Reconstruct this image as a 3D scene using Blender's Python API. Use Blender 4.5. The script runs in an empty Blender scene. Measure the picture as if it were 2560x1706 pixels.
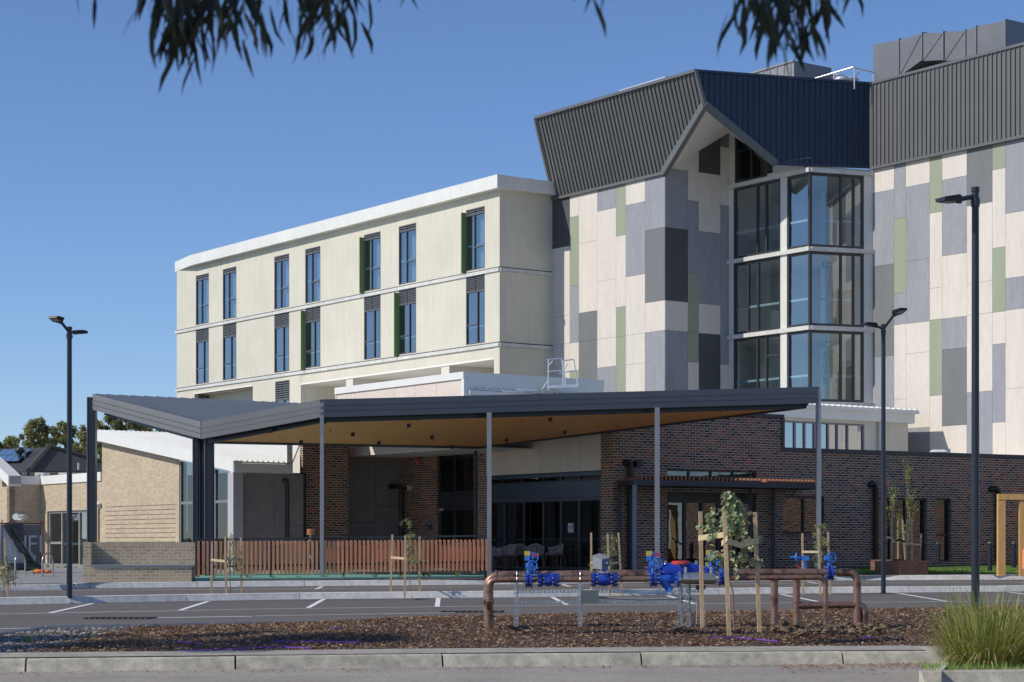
import bpy, math, random
from mathutils import Vector, Matrix
R = math.radians
random.seed(7)
FX, HY, HC, SL = 4978.0, 1365.0, 1.63, 0.009      # focal length in photo pixels, eye level row, eye height, ground slope
def P(px, py, Y): return Vector(((px-1280)/FX*Y, Y, HC+(HY-py)/FX*Y))
def Gd(px, py, dz=0.0):
    Y = (HC-dz)/((py-HY)/FX+SL); return Vector(((px-1280)/FX*Y, Y, SL*Y+dz))
def gz(y): return SL*y
def XY(px, Y): return ((px-1280)/FX*Y, Y)
scene = bpy.context.scene; COL = scene.collection
ORG = {}
class Wall:
    """vertical plane through the point seen at column px0 and depth Y0, running toward vanishing column vp"""
    def __init__(s, px0, Y0, vp=None, p1=None):
        s.o = Vector((XY(px0, Y0)[0], Y0, 0))
        if p1 is not None: d = Vector((p1[0]-s.o.x, p1[1]-s.o.y, 0))
        else:
            d = Vector(((vp-1280)/FX, 1, 0))
            if vp < 1280: d = -d
        s.d = d.normalized(); s.n = Vector((s.d.y, -s.d.x, 0))
    def s(s_, px, o=0.0):
        k = (px-1280)/FX; b = s_.o + s_.n*o
        return (k*b.y-b.x)/(s_.d.x-k*s_.d.y)
    def Y(s_, px, o=0.0): return (s_.o+s_.n*o+s_.d*s_.s(px, o)).y
    def z(s_, px, py, o=0.0): return HC+(HY-py)/FX*s_.Y(px, o)
    def p(s_, s, z, o=0.0):
        q = s_.o+s_.d*s+s_.n*o; return Vector((q.x, q.y, z))
    def at(s_, px, py, o=0.0): return s_.p(s_.s(px, o), s_.z(px, py, o), o)
def link(o): COL.objects.link(o); return o
def tag(o, label=None, cat=None, group=None, kind=None):
    if label: o['label'] = label
    if cat: o['category'] = cat
    if group: o['group'] = group
    if kind: o['kind'] = kind
    return o
def thing(name, label, cat, loc=(0, 0, 0), group=None, local=False):
    o = link(bpy.data.objects.new(name, None)); o.location = loc; o.empty_display_size = .3
    ORG[o] = Vector((0, 0, 0)) if local else Vector(loc)
    return tag(o, label, cat, group)
def dup(root, loc=None, rz=None, label=None, group=None, scale=None):
    def rec(o, par):
        c = o.copy(); link(c)
        if par is not None: c.parent = par
        for ch in [x for x in list(COL.objects) if x.parent is o]: rec(ch, c)
        return c
    r = rec(root, None)
    if loc is not None: r.location = loc
    if rz is not None: r.rotation_euler = (0, 0, rz)
    if scale is not None: r.scale = (scale,)*3
    if label: r['label'] = label
    if group: r['group'] = group
    return r
class MB:
    def __init__(s): s.v = []; s.f = []; s.m = []
    def add(s, vs, fs, mi=0):
        b = len(s.v); s.v += [tuple(v) for v in vs]
        for f in fs: s.f.append(tuple(b+i for i in f)); s.m.append(mi)
        return s
    def hexa(s, q, mi=0):      # q: 4 bottom then 4 top
        return s.add(q, [(0, 3, 2, 1), (4, 5, 6, 7), (0, 1, 5, 4), (1, 2, 6, 5), (2, 3, 7, 6), (3, 0, 4, 7)], mi)
    def box(s, x0, x1, y0, y1, z0, z1, mi=0, M=None):
        q = [Vector(p) for p in ((x0, y0, z0), (x1, y0, z0), (x1, y1, z0), (x0, y1, z0), (x0, y0, z1), (x1, y0, z1), (x1, y1, z1), (x0, y1, z1))]
        if M is not None: q = [M @ p for p in q]
        return s.hexa(q, mi)
    def wb(s, W, s0, s1, z0, z1, o0, o1, mi=0):   # box on a wall, o1 is the outer face
        return s.hexa([W.p(s0, z0, o1), W.p(s1, z0, o1), W.p(s1, z0, o0), W.p(s0, z0, o0), W.p(s0, z1, o1), W.p(s1, z1, o1), W.p(s1, z1, o0), W.p(s0, z1, o0)], mi)
    def poly(s, pts, mi=0): return s.add(pts, [tuple(range(len(pts)))], mi)
    def prism(s, pts, vec, mi=0):
        n = len(pts); vec = Vector(vec); q = [Vector(p) for p in pts]
        fs = [tuple(range(n)), tuple(range(2*n-1, n-1, -1))]+[(i, i+n, (i+1) % n+n, (i+1) % n) for i in range(n)]
        return s.add(q+[p+vec for p in q], fs, mi)
    def bar(s, a, b, w, h, mi=0, up=(0, 0, 1)):
        a = Vector(a); b = Vector(b); t = (b-a).normalized(); u = Vector(up)
        if abs(t.dot(u)) > .98: u = Vector((0, 1, 0))
        sd = t.cross(u).normalized(); u = sd.cross(t).normalized(); sd *= w/2; u *= h/2
        return s.hexa([a-sd-u, a+sd-u, b+sd-u, b-sd-u, a-sd+u, a+sd+u, b+sd+u, b-sd+u], mi)
    def tube(s, pts, r, n=8, mi=0, cap=True):
        pts = [Vector(p) for p in pts]; rs = r if isinstance(r, (list, tuple)) else [r]*len(pts)
        b = len(s.v); prev = None
        for i, p in enumerate(pts):
            t = (pts[min(i+1, len(pts)-1)]-pts[max(i-1, 0)]).normalized()
            if prev is None:
                u = Vector((0, 0, 1)) if abs(t.z) < .9 else Vector((1, 0, 0))
                u = (u-t*u.dot(t)).normalized()
            else: u = (prev-t*prev.dot(t)).normalized()
            prev = u; w = t.cross(u)
            for k in range(n):
                a = 2*math.pi*k/n; s.v.append(tuple(p+(u*math.cos(a)+w*math.sin(a))*rs[i]))
        for i in range(len(pts)-1):
            for k in range(n):
                s.f.append((b+i*n+k, b+i*n+(k+1) % n, b+(i+1)*n+(k+1) % n, b+(i+1)*n+k)); s.m.append(mi)
        if cap:
            s.f.append(tuple(b+k for k in range(n-1, -1, -1))); s.m.append(mi)
            s.f.append(tuple(b+(len(pts)-1)*n+k for k in range(n))); s.m.append(mi)
        return s
    def ring(s, c, ax, R0, r, n=20, m=6, mi=0):   # torus
        c = Vector(c); ax = Vector(ax).normalized(); u = ax.orthogonal().normalized(); w = ax.cross(u); b = len(s.v)
        for i in range(n):
            a = 2*math.pi*i/n; d = u*math.cos(a)+w*math.sin(a)
            for k in range(m):
                e = 2*math.pi*k/m; s.v.append(tuple(c+d*(R0+r*math.cos(e))+ax*(r*math.sin(e))))
        for i in range(n):
            for k in range(m):
                s.f.append((b+i*m+k, b+((i+1) % n)*m+k, b+((i+1) % n)*m+(k+1) % m, b+i*m+(k+1) % m)); s.m.append(mi)
        return s
    def lathe(s, prof, c=(0, 0, 0), n=14, mi=0, ax=(0, 0, 1)):
        c = Vector(c); ax = Vector(ax).normalized()
        return s.tube([c+ax*z for r_, z in prof], [max(r_, .0005) for r_, z in prof], n, mi)
    def ell(s, c, rx, ry, rz, n=12, m=8, mi=0, jit=0):
        b = len(s.v)
        for i in range(m+1):
            t = math.pi*i/m
            for k in range(n):
                a = 2*math.pi*k/n; j = 1+random.uniform(-jit, jit)
                s.v.append((c[0]+rx*j*math.sin(t)*math.cos(a), c[1]+ry*j*math.sin(t)*math.sin(a), c[2]+rz*j*math.cos(t)))
        for i in range(m):
            for k in range(n):
                s.f.append((b+i*n+k, b+(i+1)*n+k, b+(i+1)*n+(k+1) % n, b+i*n+(k+1) % n)); s.m.append(mi)
        return s
    def build(s, name, mats, parent=None, smooth=False, uv=True):
        me = bpy.data.meshes.new(name)
        if parent is not None: org = ORG[parent]
        else:
            n = len(s.v); org = Vector((sum(v[0] for v in s.v)/n, sum(v[1] for v in s.v)/n, min(v[2] for v in s.v)))
        me.from_pydata([(v[0]-org.x, v[1]-org.y, v[2]-org.z) for v in s.v], [], s.f)
        if not isinstance(mats, (list, tuple)): mats = [mats]
        for m in mats: me.materials.append(m)
        me.polygons.foreach_set('material_index', s.m)
        if smooth: me.polygons.foreach_set('use_smooth', [True]*len(s.f))
        me.update()
        if uv:
            l = me.uv_layers.new(name='UVMap'); uvs = [0.0]*(2*len(me.loops)); V = s.v
            for p in me.polygons:
                n = p.normal
                if abs(n.z) < .75:
                    tx, ty = -n.y, n.x; L = math.hypot(tx, ty) or 1; tx /= L; ty /= L
                    if tx < 0: tx, ty = -tx, -ty
                    for li in p.loop_indices:
                        v = V[me.loops[li].vertex_index]; uvs[2*li] = v[0]*tx+v[1]*ty; uvs[2*li+1] = v[2]
                else:
                    for li in p.loop_indices:
                        v = V[me.loops[li].vertex_index]; uvs[2*li] = v[0]; uvs[2*li+1] = v[1]
            l.data.foreach_set('uv', uvs)
        if smooth:
            try: me.set_sharp_from_angle(angle=R(40))
            except Exception: pass
        o = link(bpy.data.objects.new(name, me))
        if parent is not None: o.parent = parent; ORG[o] = org
        else: o.location = org; ORG[o] = org
        return o
# ---------------------------------------------------------------- materials
MATS = {}
def nt(name):
    m = bpy.data.materials.new(name); m.use_nodes = True; t = m.node_tree; t.nodes.clear()
    out = t.nodes.new('ShaderNodeOutputMaterial'); MATS[name] = m
    return m, t, out
def N(t, typ, **kw):
    n = t.nodes.new(typ)
    for k, v in kw.items():
        if k.startswith('i_'):
            n.inputs[k[2:].replace('_', ' ')].default_value = v
        else: setattr(n, k, v)
    return n
def noise(t, sc, vec=None, det=4, rough=.6):
    n = N(t, 'ShaderNodeTexNoise'); n.inputs['Scale'].default_value = sc; n.inputs['Detail'].default_value = det; n.inputs['Roughness'].default_value = rough
    if vec: t.links.new(vec, n.inputs['Vector'])
    return n
def mul(t, colsock, facsock, lo, hi):
    mr = N(t, 'ShaderNodeMapRange'); t.links.new(facsock, mr.inputs[0]); mr.inputs[1].default_value = .3; mr.inputs[2].default_value = .7; mr.inputs[3].default_value = lo; mr.inputs[4].default_value = hi
    mx = N(t, 'ShaderNodeVectorMath', operation='SCALE'); t.links.new(colsock, mx.inputs[0]); t.links.new(mr.outputs[0], mx.inputs['Scale'])
    return mx.outputs[0]
def rgb(t, c):
    n = N(t, 'ShaderNodeRGB'); n.outputs[0].default_value = (*c, 1); return n.outputs[0]
def mat(name, c, rough=.6, metal=0, var=.12, sc=1.5, sc2=None, bump=0, bsc=60, stretch=None, spec=.5, coat=0):
    m, t, out = nt(name); b = N(t, 'ShaderNodeBsdfPrincipled')
    tc = N(t, 'ShaderNodeTexCoord'); vec = tc.outputs['Object']
    if stretch:
        mp = N(t, 'ShaderNodeMapping'); mp.inputs['Scale'].default_value = stretch; t.links.new(vec, mp.inputs[0]); vec = mp.outputs[0]
    cs = rgb(t, c)
    if var:
        cs = mul(t, cs, noise(t, sc, vec).outputs['Fac'], 1-var, 1+var)
        if sc2: cs = mul(t, cs, noise(t, sc2, vec, 3).outputs['Fac'], 1-var*1.3, 1+var*1.3)
    t.links.new(cs, b.inputs['Base Color'])
    b.inputs['Roughness'].default_value = rough; b.inputs['Metallic'].default_value = metal; b.inputs['Specular IOR Level'].default_value = spec
    if coat: b.inputs['Coat Weight'].default_value = coat
    if bump:
        bn = N(t, 'ShaderNodeBump'); bn.inputs['Strength'].default_value = bump; bn.inputs['Distance'].default_value = .02
        t.links.new(noise(t, bsc, tc.outputs['Object'], 5).outputs['Fac'], bn.inputs['Height']); t.links.new(bn.outputs[0], b.inputs['Normal'])
    t.links.new(b.outputs[0], out.inputs[0]); return m
def ramp(t, sock, stops, const=False):
    r = N(t, 'ShaderNodeValToRGB'); e = r.color_ramp.elements
    if const: r.color_ramp.interpolation = 'CONSTANT'
    while len(e) < len(stops): e.new(.5)
    for i, (p, c) in enumerate(stops): e[i].position = p; e[i].color = (*c, 1)
    t.links.new(sock, r.inputs[0]); return r.outputs[0]
def brick(name, stops, mortar, w=.24, h=.086, ms=.010, rough=.85, var=.12, off=.5, squash=False):
    m, t, out = nt(name); b = N(t, 'ShaderNodeBsdfPrincipled'); uv = N(t, 'ShaderNodeUVMap')
    bt = N(t, 'ShaderNodeTexBrick'); t.links.new(uv.outputs[0], bt.inputs['Vector']); bt.offset = off
    for k, v in (('Scale', 1), ('Mortar Size', ms*.72), ('Mortar Smooth', .1), ('Bias', 0), ('Brick Width', w), ('Row Height', h)): bt.inputs[k].default_value = v
    bt.inputs['Color1'].default_value = (0, 0, 0, 1); bt.inputs['Color2'].default_value = (1, 1, 1, 1); bt.inputs['Mortar'].default_value = (.5, .5, .5, 1)
    c = ramp(t, bt.outputs['Color'], stops, True)
    tc = N(t, 'ShaderNodeTexCoord')
    c = mul(t, c, noise(t, 14, tc.outputs['Object'], 3).outputs['Fac'], 1-var, 1+var)
    c = mul(t, c, noise(t, .5, tc.outputs['Object'], 4).outputs['Fac'], 1-var*.7, 1+var*.7)
    mx = N(t, 'ShaderNodeMix', data_type='RGBA'); t.links.new(bt.outputs['Fac'], mx.inputs[0]); t.links.new(c, mx.inputs[6]); mx.inputs[7].default_value = (*mortar, 1)
    t.links.new(mx.outputs[2], b.inputs['Base Color']); b.inputs['Roughness'].default_value = rough
    inv = N(t, 'ShaderNodeMath', operation='SUBTRACT'); inv.inputs[0].default_value = 1; t.links.new(bt.outputs['Fac'], inv.inputs[1])
    bn = N(t, 'ShaderNodeBump'); bn.inputs['Strength'].default_value = .5; bn.inputs['Distance'].default_value = .006; t.links.new(inv.outputs[0], bn.inputs['Height']); t.links.new(bn.outputs[0], b.inputs['Normal'])
    t.links.new(b.outputs[0], out.inputs[0]); return m
def groove(name, c, sp, gw=.08, dark=.55, rough=.5, metal=0, horiz=False, var=.05, bump=.6):
    """sheet with grooves every sp metres, vertical unless horiz"""
    m, t, out = nt(name); b = N(t, 'ShaderNodeBsdfPrincipled'); uv = N(t, 'ShaderNodeUVMap'); sx = N(t, 'ShaderNodeSeparateXYZ'); t.links.new(uv.outputs[0], sx.inputs[0])
    d = N(t, 'ShaderNodeMath', operation='DIVIDE'); t.links.new(sx.outputs[1 if horiz else 0], d.inputs[0]); d.inputs[1].default_value = sp
    fr = N(t, 'ShaderNodeMath', operation='FRACT'); t.links.new(d.outputs[0], fr.inputs[0])
    lt = N(t, 'ShaderNodeMath', operation='LESS_THAN'); t.links.new(fr.outputs[0], lt.inputs[0]); lt.inputs[1].default_value = gw
    tc = N(t, 'ShaderNodeTexCoord'); cs = mul(t, rgb(t, c), noise(t, .6, tc.outputs['Object']).outputs['Fac'], 1-var, 1+var)
    mp = N(t, 'ShaderNodeMapping'); mp.inputs['Scale'].default_value = (3, 3, .25); t.links.new(tc.outputs['Object'], mp.inputs[0])
    cs = mul(t, cs, noise(t, 2, mp.outputs[0]).outputs['Fac'], 1-var, 1+var)
    sc = N(t, 'ShaderNodeVectorMath', operation='SCALE'); t.links.new(cs, sc.inputs[0]); sc.inputs['Scale'].default_value = dark
    mx = N(t, 'ShaderNodeMix', data_type='RGBA'); t.links.new(lt.outputs[0], mx.inputs[0]); t.links.new(cs, mx.inputs[6]); t.links.new(sc.outputs[0], mx.inputs[7])
    t.links.new(mx.outputs[2], b.inputs['Base Color']); b.inputs['Roughness'].default_value = rough; b.inputs['Metallic'].default_value = metal
    t.links.new(b.outputs[0], out.inputs[0]); return m
def glass(name, tint, refl, rough=.0):
    m, t, out = nt(name); tr = N(t, 'ShaderNodeBsdfTransparent'); tr.inputs[0].default_value = (*tint, 1)
    gl = N(t, 'ShaderNodeBsdfGlossy'); gl.inputs['Roughness'].default_value = rough; gl.inputs[0].default_value = (.92, .97, 1, 1)
    fr = N(t, 'ShaderNodeFresnel'); fr.inputs[0].default_value = 1.45
    tc = N(t, 'ShaderNodeTexCoord'); bn = N(t, 'ShaderNodeBump'); bn.inputs['Strength'].default_value = .012; bn.inputs['Distance'].default_value = .1
    t.links.new(noise(t, 1.2, tc.outputs['Object'], 2).outputs['Fac'], bn.inputs['Height']); t.links.new(bn.outputs[0], gl.inputs['Normal'])
    ad = N(t, 'ShaderNodeMath', operation='ADD', use_clamp=True); t.links.new(fr.outputs[0], ad.inputs[0]); ad.inputs[1].default_value = refl
    mx = N(t, 'ShaderNodeMixShader'); t.links.new(ad.outputs[0], mx.inputs[0]); t.links.new(tr.outputs[0], mx.inputs[1]); t.links.new(gl.outputs[0], mx.inputs[2])
    t.links.new(mx.outputs[0], out.inputs[0]); return m
def leafmat(name, c1, c2, tr=.25, rough=.5):
    m, t, out = nt(name); b = N(t, 'ShaderNodeBsdfPrincipled'); g = N(t, 'ShaderNodeNewGeometry')
    c = ramp(t, g.outputs['Random Per Island'], [(0, c1), (1, c2)])
    t.links.new(c, b.inputs['Base Color']); b.inputs['Roughness'].default_value = rough; b.inputs['Specular IOR Level'].default_value = .35
    tl = N(t, 'ShaderNodeBsdfTranslucent'); t.links.new(c, tl.inputs[0]); mx = N(t, 'ShaderNodeMixShader'); mx.inputs[0].default_value = tr
    t.links.new(b.outputs[0], mx.inputs[1]); t.links.new(tl.outputs[0], mx.inputs[2]); t.links.new(mx.outputs[0], out.inputs[0]); return m
def multi(name, stops, rough=.85):
    m, t, out = nt(name); b = N(t, 'ShaderNodeBsdfPrincipled'); g = N(t, 'ShaderNodeNewGeometry')
    t.links.new(ramp(t, g.outputs['Random Per Island'], stops), b.inputs['Base Color']); b.inputs['Roughness'].default_value = rough
    t.links.new(b.outputs[0], out.inputs[0]); return m
REDS = [(0, (.055, .03, .024)), (.12, (.15, .075, .05)), (.34, (.21, .125, .068)), (.52, (.11, .058, .044)), (.66, (.26, .095, .048)), (.78, (.42, .12, .045)), (.88, (.19, .12, .065)), (.94, (.32, .085, .034))]
TANS = [(0, (.45, .355, .24)), (.3, (.48, .385, .265)), (.55, (.425, .335, .225)), (.8, (.505, .41, .285))]
m_redbrick = brick('red_brick', REDS, (.56, .475, .385), ms=.016)
m_tanbrick = brick('tan_brick', TANS, (.50, .42, .31), ms=.010)
m_benchbrick = brick('bench_brick', [(0, (.50, .37, .23)), (.35, (.56, .42, .265)), (.7, (.45, .33, .205))], (.68, .58, .44), ms=.013)
m_siding = groove('cream_siding', (.645, .605, .495), .15, .09, .80, .55)
m_white = mat('white_paint', (.74, .73, .69), .4, var=.03)
m_whitemetal = groove('white_fascia', (.76, .75, .70), .2, .04, .8, .4, horiz=True)
m_whiteroof = mat('white_roof', (.72, .71, .67), .38, var=.04, sc=.7)
m_concrete = mat('concrete', (.44, .425, .395), .85, var=.13, sc=1.3, sc2=9, bump=.15, bsc=40)
m_slab = mat('slab_concrete', (.60, .59, .56), .8, var=.1, sc=1.2, sc2=7)
m_pW = mat('panel_cream', (.66, .60, .53), .75, var=.045, sc=1.1, stretch=(2, 2, .35), sc2=7)
m_pL = mat('panel_blue_grey', (.285, .292, .315), .7, var=.07, sc=1.1, stretch=(2, 2, .35), sc2=7)
m_pM = mat('panel_mid_grey', (.165, .172, .175), .65, var=.05, sc=.8, stretch=(2, 2, .4), sc2=6)
m_pD = mat('panel_dark_grey', (.070, .074, .078), .6, var=.06, sc=.8)
m_pV = mat('panel_green', (.30, .33, .235), .65, var=.05, sc=.9, stretch=(2, 2, .4))
m_joint = mat('joint_black', (.03, .03, .03), .9, var=0)
m_seam = mat('charcoal_metal', (.125, .127, .127), .42, .0, var=.06, sc=.8)
m_fascia = mat('grey_fascia', (.185, .190, .20), .38, var=.05, sc=.9)
m_darkfr = mat('dark_frame', (.040, .042, .046), .4, var=.05)
m_navy = mat('navy_steel', (.018, .022, .034), .35, var=.06)
m_steel = mat('grey_steel', (.24, .255, .28), .4, var=.08, sc=2)
m_galv = mat('galvanised', (.42, .45, .47), .35, .7, var=.2, sc=6, sc2=30)
m_alu = mat('aluminium', (.68, .70, .72), .35, .6, var=.05)
m_stain = mat('stainless', (.50, .49, .47), .28, .85, var=.1, sc=5)
m_duct = mat('duct_grey', (.16, .165, .175), .42, .1, var=.1, sc=1.2)
m_soffitw = mat('soffit_wood', (1.0, .46, .16), .5, var=.2, sc=2.2, stretch=(.4, 6, 6), sc2=9)
m_soffit = mat('soffit_white', (.80, .78, .71), .7, var=.04)
m_timber = mat('red_timber', (.80, .34, .17), .6, var=.18, sc=3, stretch=(6, 6, .6), sc2=20)
m_stake = mat('stake_timber', (.50, .36, .215), .75, var=.2, sc=4, stretch=(6, 6, .7), sc2=22)
m_tie = mat('hessian_tie', (.55, .44, .27), .9, var=.15, sc=12)
m_frameW = mat('yellow_timber', (.62, .36, .13), .6, var=.14, sc=2.5, stretch=(5, 5, .6), sc2=12)
m_corten = mat('rusted_steel', (.20, .10, .062), .8, var=.25, sc=3, sc2=17)
m_green = mat('green_fin', (.15, .25, .08), .5, var=.05)
m_teal = mat('teal_surface', (.16, .37, .31), .8, var=.08, sc=2, sc2=30)
m_dkpanel = mat('charcoal_panel', (.24, .225, .215), .7, var=.1, sc=1.5, sc2=8)
m_black = mat('black_plastic', (.012, .012, .014), .4, var=0)
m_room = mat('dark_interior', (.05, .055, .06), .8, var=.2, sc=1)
m_roomw = mat('pale_interior', (.80, .80, .78), .8, var=.05)
m_curtain = groove('curtain', (.72, .74, .76), .085, .35, .62, .9)
m_gwin = glass('window_glass', (.50, .60, .68), .27)
m_gdark = glass('dark_glass', (.22, .27, .32), .06)
m_gclear = glass('clear_glass', (.87, .95, .95), .20)
m_film = mat('frosted_film', (.30, .42, .46), .5, var=0)
m_blue = mat('valve_blue', (.012, .05, .42), .28, var=.1, sc=8, coat=.4)
m_lblue = mat('wheel_blue', (.03, .20, .68), .3, var=.08, sc=8, coat=.3)
m_red = mat('red_paint', (.62, .05, .03), .35, var=.05)
m_yel = mat('yellow_paint', (.70, .48, .05), .45, var=.05)
m_orange = mat('orange_plastic', (.75, .16, .04), .5, var=.08)
m_purple = mat('purple_pipe', (.20, .06, .42), .5, var=.05)
m_pvc = mat('white_pvc', (.68, .68, .65), .4, var=.03)
m_tilered = brick('roof_tile', [(0, (.06, .06, .065)), (.5, (.075, .073, .078)), (.8, (.05, .05, .055))], (.018, .018, .02), w=.30, h=.17, ms=.05)
m_redwall = mat('render_wall', (.55, .47, .35), .8, var=.06)
m_solar = mat('solar_glass', (.02, .035, .09), .15, var=.1)
m_bark = mat('bark', (.22, .17, .13), .9, var=.3, sc=8, sc2=30)
m_asphalt = mat('asphalt', (.128, .113, .102), .9, var=.12, sc=1.0, sc2=45, bump=.25, bsc=70, stretch=(.16, .9, 1))
m_road = mat('old_asphalt', (.31, .28, .24), .92, var=.16, sc=.8, sc2=28, bump=.4, bsc=45)
m_path = mat('footpath_paver', (.27, .26, .255), .85, var=.08, sc=.6, sc2=22)
m_dirt = mat('garden_soil', (.065, .040, .026), .95, var=.3, sc=3, sc2=30, bump=.6, bsc=25)
m_clod = mat('clay_clod', (.19, .135, .085), .95, var=.25, sc=9, sc2=30, bump=.5, bsc=20)
m_line = mat('line_paint', (.80, .80, .78), .7, var=.06, sc=9)
m_lawn = mat('lawn_soil', (.06, .10, .025), .95, var=.25, sc=4)
m_gravel = multi('gravel_stone', [(0, (.34, .33, .31)), (.5, (.22, .21, .20)), (1, (.5, .48, .44))])
m_chips = multi('bark_chip', [(0, (.05, .028, .018)), (.3, (.14, .07, .036)), (.65, (.24, .13, .07)), (.88, (.36, .23, .13)), (1, (.52, .39, .26))])
m_grass = leafmat('grass_blade', (.12, .27, .03), (.30, .46, .08), .3)
m_tuss = leafmat('strap_leaf', (.12, .22, .03), (.60, .52, .16), .3)
m_gum = leafmat('gum_leaf', (.045, .065, .025), (.13, .14, .06), .2)
m_gumd = leafmat('shaded_gum_leaf', (.010, .017, .007), (.03, .032, .012), .05)  # gum leaf with the shade under its tree put into the colour
m_round = leafmat('round_leaf', (.22, .30, .15), (.52, .54, .30), .25)
m_willow = leafmat('narrow_leaf', (.22, .27, .10), (.50, .48, .20), .3)
m_young = leafmat('young_leaf', (.18, .30, .05), (.42, .46, .12), .35)
m_farA = leafmat('far_leaf', (.16, .19, .075), (.46, .42, .20), .35)
m_litter = multi('leaf_litter', [(0, (.14, .06, .045)), (.5, (.24, .12, .08)), (1, (.34, .24, .15))])
m_straw = leafmat('straw_leaf', (.42, .32, .14), (.66, .54, .30), .25)
def copper_mat():
    m, t, out = nt('copper_pipe'); b = N(t, 'ShaderNodeBsdfPrincipled'); tc = N(t, 'ShaderNodeTexCoord')
    n = noise(t, 4.0, tc.outputs['Object'], 8, .75)
    c = ramp(t, n.outputs['Fac'], [(.30, (.05, .035, .035)), (.42, (.17, .105, .085)), (.52, (.40, .22, .15)), (.60, (.28, .19, .165)), (.72, (.45, .33, .18))])
    t.links.new(c, b.inputs['Base Color']); b.inputs['Metallic'].default_value = .65; b.inputs['Roughness'].default_value = .42
    t.links.new(b.outputs[0], out.inputs[0]); return m
m_copper = copper_mat()
# ---------------------------------------------------------------- world, camera, sun
w = bpy.data.worlds.new('World'); scene.world = w; w.use_nodes = True
SUN_DIR = Vector((-.948, -.318, 0)).normalized()*math.cos(R(37))+Vector((0, 0, math.sin(R(37))))   # towards the sun
wt = w.node_tree; bg = wt.nodes['Background']; sky = wt.nodes.new('ShaderNodeTexSky'); sky.sky_type = 'NISHITA'; sky.sun_disc = False
sky.sun_elevation = R(37); sky.sun_rotation = math.atan2(SUN_DIR.x, SUN_DIR.y); sky.air_density = 1.0; sky.dust_density = .12; sky.altitude = 1400; sky.ozone_density = 6.0
tn = wt.nodes.new('ShaderNodeVectorMath'); tn.operation = 'MULTIPLY'; tn.inputs[1].default_value = (1.0, .985, 1.06); wt.links.new(sky.outputs[0], tn.inputs[0]); wt.links.new(tn.outputs[0], bg.inputs[0]); bg.inputs[1].default_value = .116
sl = bpy.data.lights.new('sun', 'SUN'); sl.energy = 3.7; sl.angle = R(.5); sl.color = (1, .94, .84)
so = link(bpy.data.objects.new('sun', sl)); so.rotation_euler = SUN_DIR.to_track_quat('Z', 'Y').to_euler(); so.location = (-40, -20, 60)
cam = bpy.data.cameras.new('camera'); cam.lens = 70; cam.sensor_width = 36; cam.shift_y = (HY-853)/2560; cam.clip_end = 3000; cam.clip_start = .5
cam.dof.use_dof = True; cam.dof.focus_distance = 58; cam.dof.aperture_fstop = 6.3
co = link(bpy.data.objects.new('camera', cam)); co.location = (0, 0, HC); co.rotation_euler = (R(90), 0, 0); scene.camera = co
scene.view_settings.view_transform = 'Standard'; scene.view_settings.look = 'None'; scene.view_settings.exposure = .06; scene.view_settings.gamma = 1

# ---------------------------------------------------------------- ground
def sheet(name, pts, z, m, kind='structure', parent=None):
    b = MB(); b.poly([Vector((x, y, gz(y)+z)) for x, y in pts]); return tag(b.build(name, m, parent), kind=kind)
FAR = 900
b = MB(); b.poly([(-FAR, -60, gz(-60)-.03), (FAR, -60, gz(-60)-.03), (FAR, FAR, gz(FAR)-.03), (-FAR, FAR, gz(FAR)-.03)]); tag(b.build('ground', m_lawn), kind='structure')
# the key lines of the car park (image measurements -> ground points)
def line(pts, dz=0.0): return [Gd(x, y, dz) for x, y in pts]
fk = line([(70, 1680), (1280, 1666), (2068, 1661), (2300, 1660)])          # front kerb base, street side
e = (fk[-1]-fk[0]).normalized()
fk = [fk[0]-e*12]+fk[:-1]+[fk[-1]+e*1.0+Vector((.0, 0, 0))]
FKW = 1.05
mk = line([(0, 1513), (640, 1500), (1050, 1496), (1280, 1494), (1920, 1485), (2560, 1479.5)])   # middle kerb, near side
e = (mk[-1]-mk[0]).normalized(); mk = [mk[0]-e*14]+mk+[mk[-1]+e*14]
kk = line([(225, 1471.5), (640, 1467), (1215, 1462.5), (2080, 1451.5), (2560, 1450)])           # far kerb
e2 = (kk[-1]-kk[0]).normalized(); kk = kk+[kk[-1]+e2*20]
kl = line([(-120, 1479), (0, 1478), (140, 1476.5), (190, 1473.5)])         # kerb left of the ramp
def at_x(pl, x):
    for a, c in zip(pl, pl[1:]):
        if a.x <= x <= c.x: return a.y+(c.y-a.y)*(x-a.x)/(c.x-a.x)
    a, c = (pl[0], pl[1]) if x < pl[0].x else (pl[-2], pl[-1]); return a.y+(c.y-a.y)*(x-a.x)/(c.x-a.x)
def strip(name, near, far, dn, df, z, m, x0=-26, x1=34, n=24, kind='structure'):
    b = MB(); xs = [x0+(x1-x0)*i/n for i in range(n+1)]
    for a, c in zip(xs, xs[1:]):
        q = []
        for x, ln, d in ((a, near, dn), (c, near, dn), (c, far, df), (a, far, df)):
            y = (at_x(ln, x) if not isinstance(ln, (int, float)) else ln)+d; q.append((x, y, gz(y)+z))
        b.poly(q)
    return tag(b.build(name, m), kind=kind)
strip('road', -40, fk, 0, .02, 0, m_road, -60, 60)
isl_far = line([(82, 1590), (640, 1577.5), (1280, 1568), (1920, 1560), (2560, 1552)])   # car-park side of the island
strip('path', fk, fk, .14, FKW+.0, .1555, mat('kerb_apron', (.34, .315, .265), .9, var=.16, sc=1.5, sc2=12, bump=.3, bsc=40), -40, 5.0)
strip('garden_bed', fk, isl_far, FKW-.1, -.1, .07, m_dirt, -7.15, 34)
strip('car_park', fk, isl_far, FKW-.1, .1, .004, m_asphalt, -40, -7.1, 8)
strip('car_park', isl_far, kk, .0, .02, .004, m_asphalt, -40, 50)
strip('footpath', kk, 400, .14, 0, .148, m_path, -40, 50)
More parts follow.
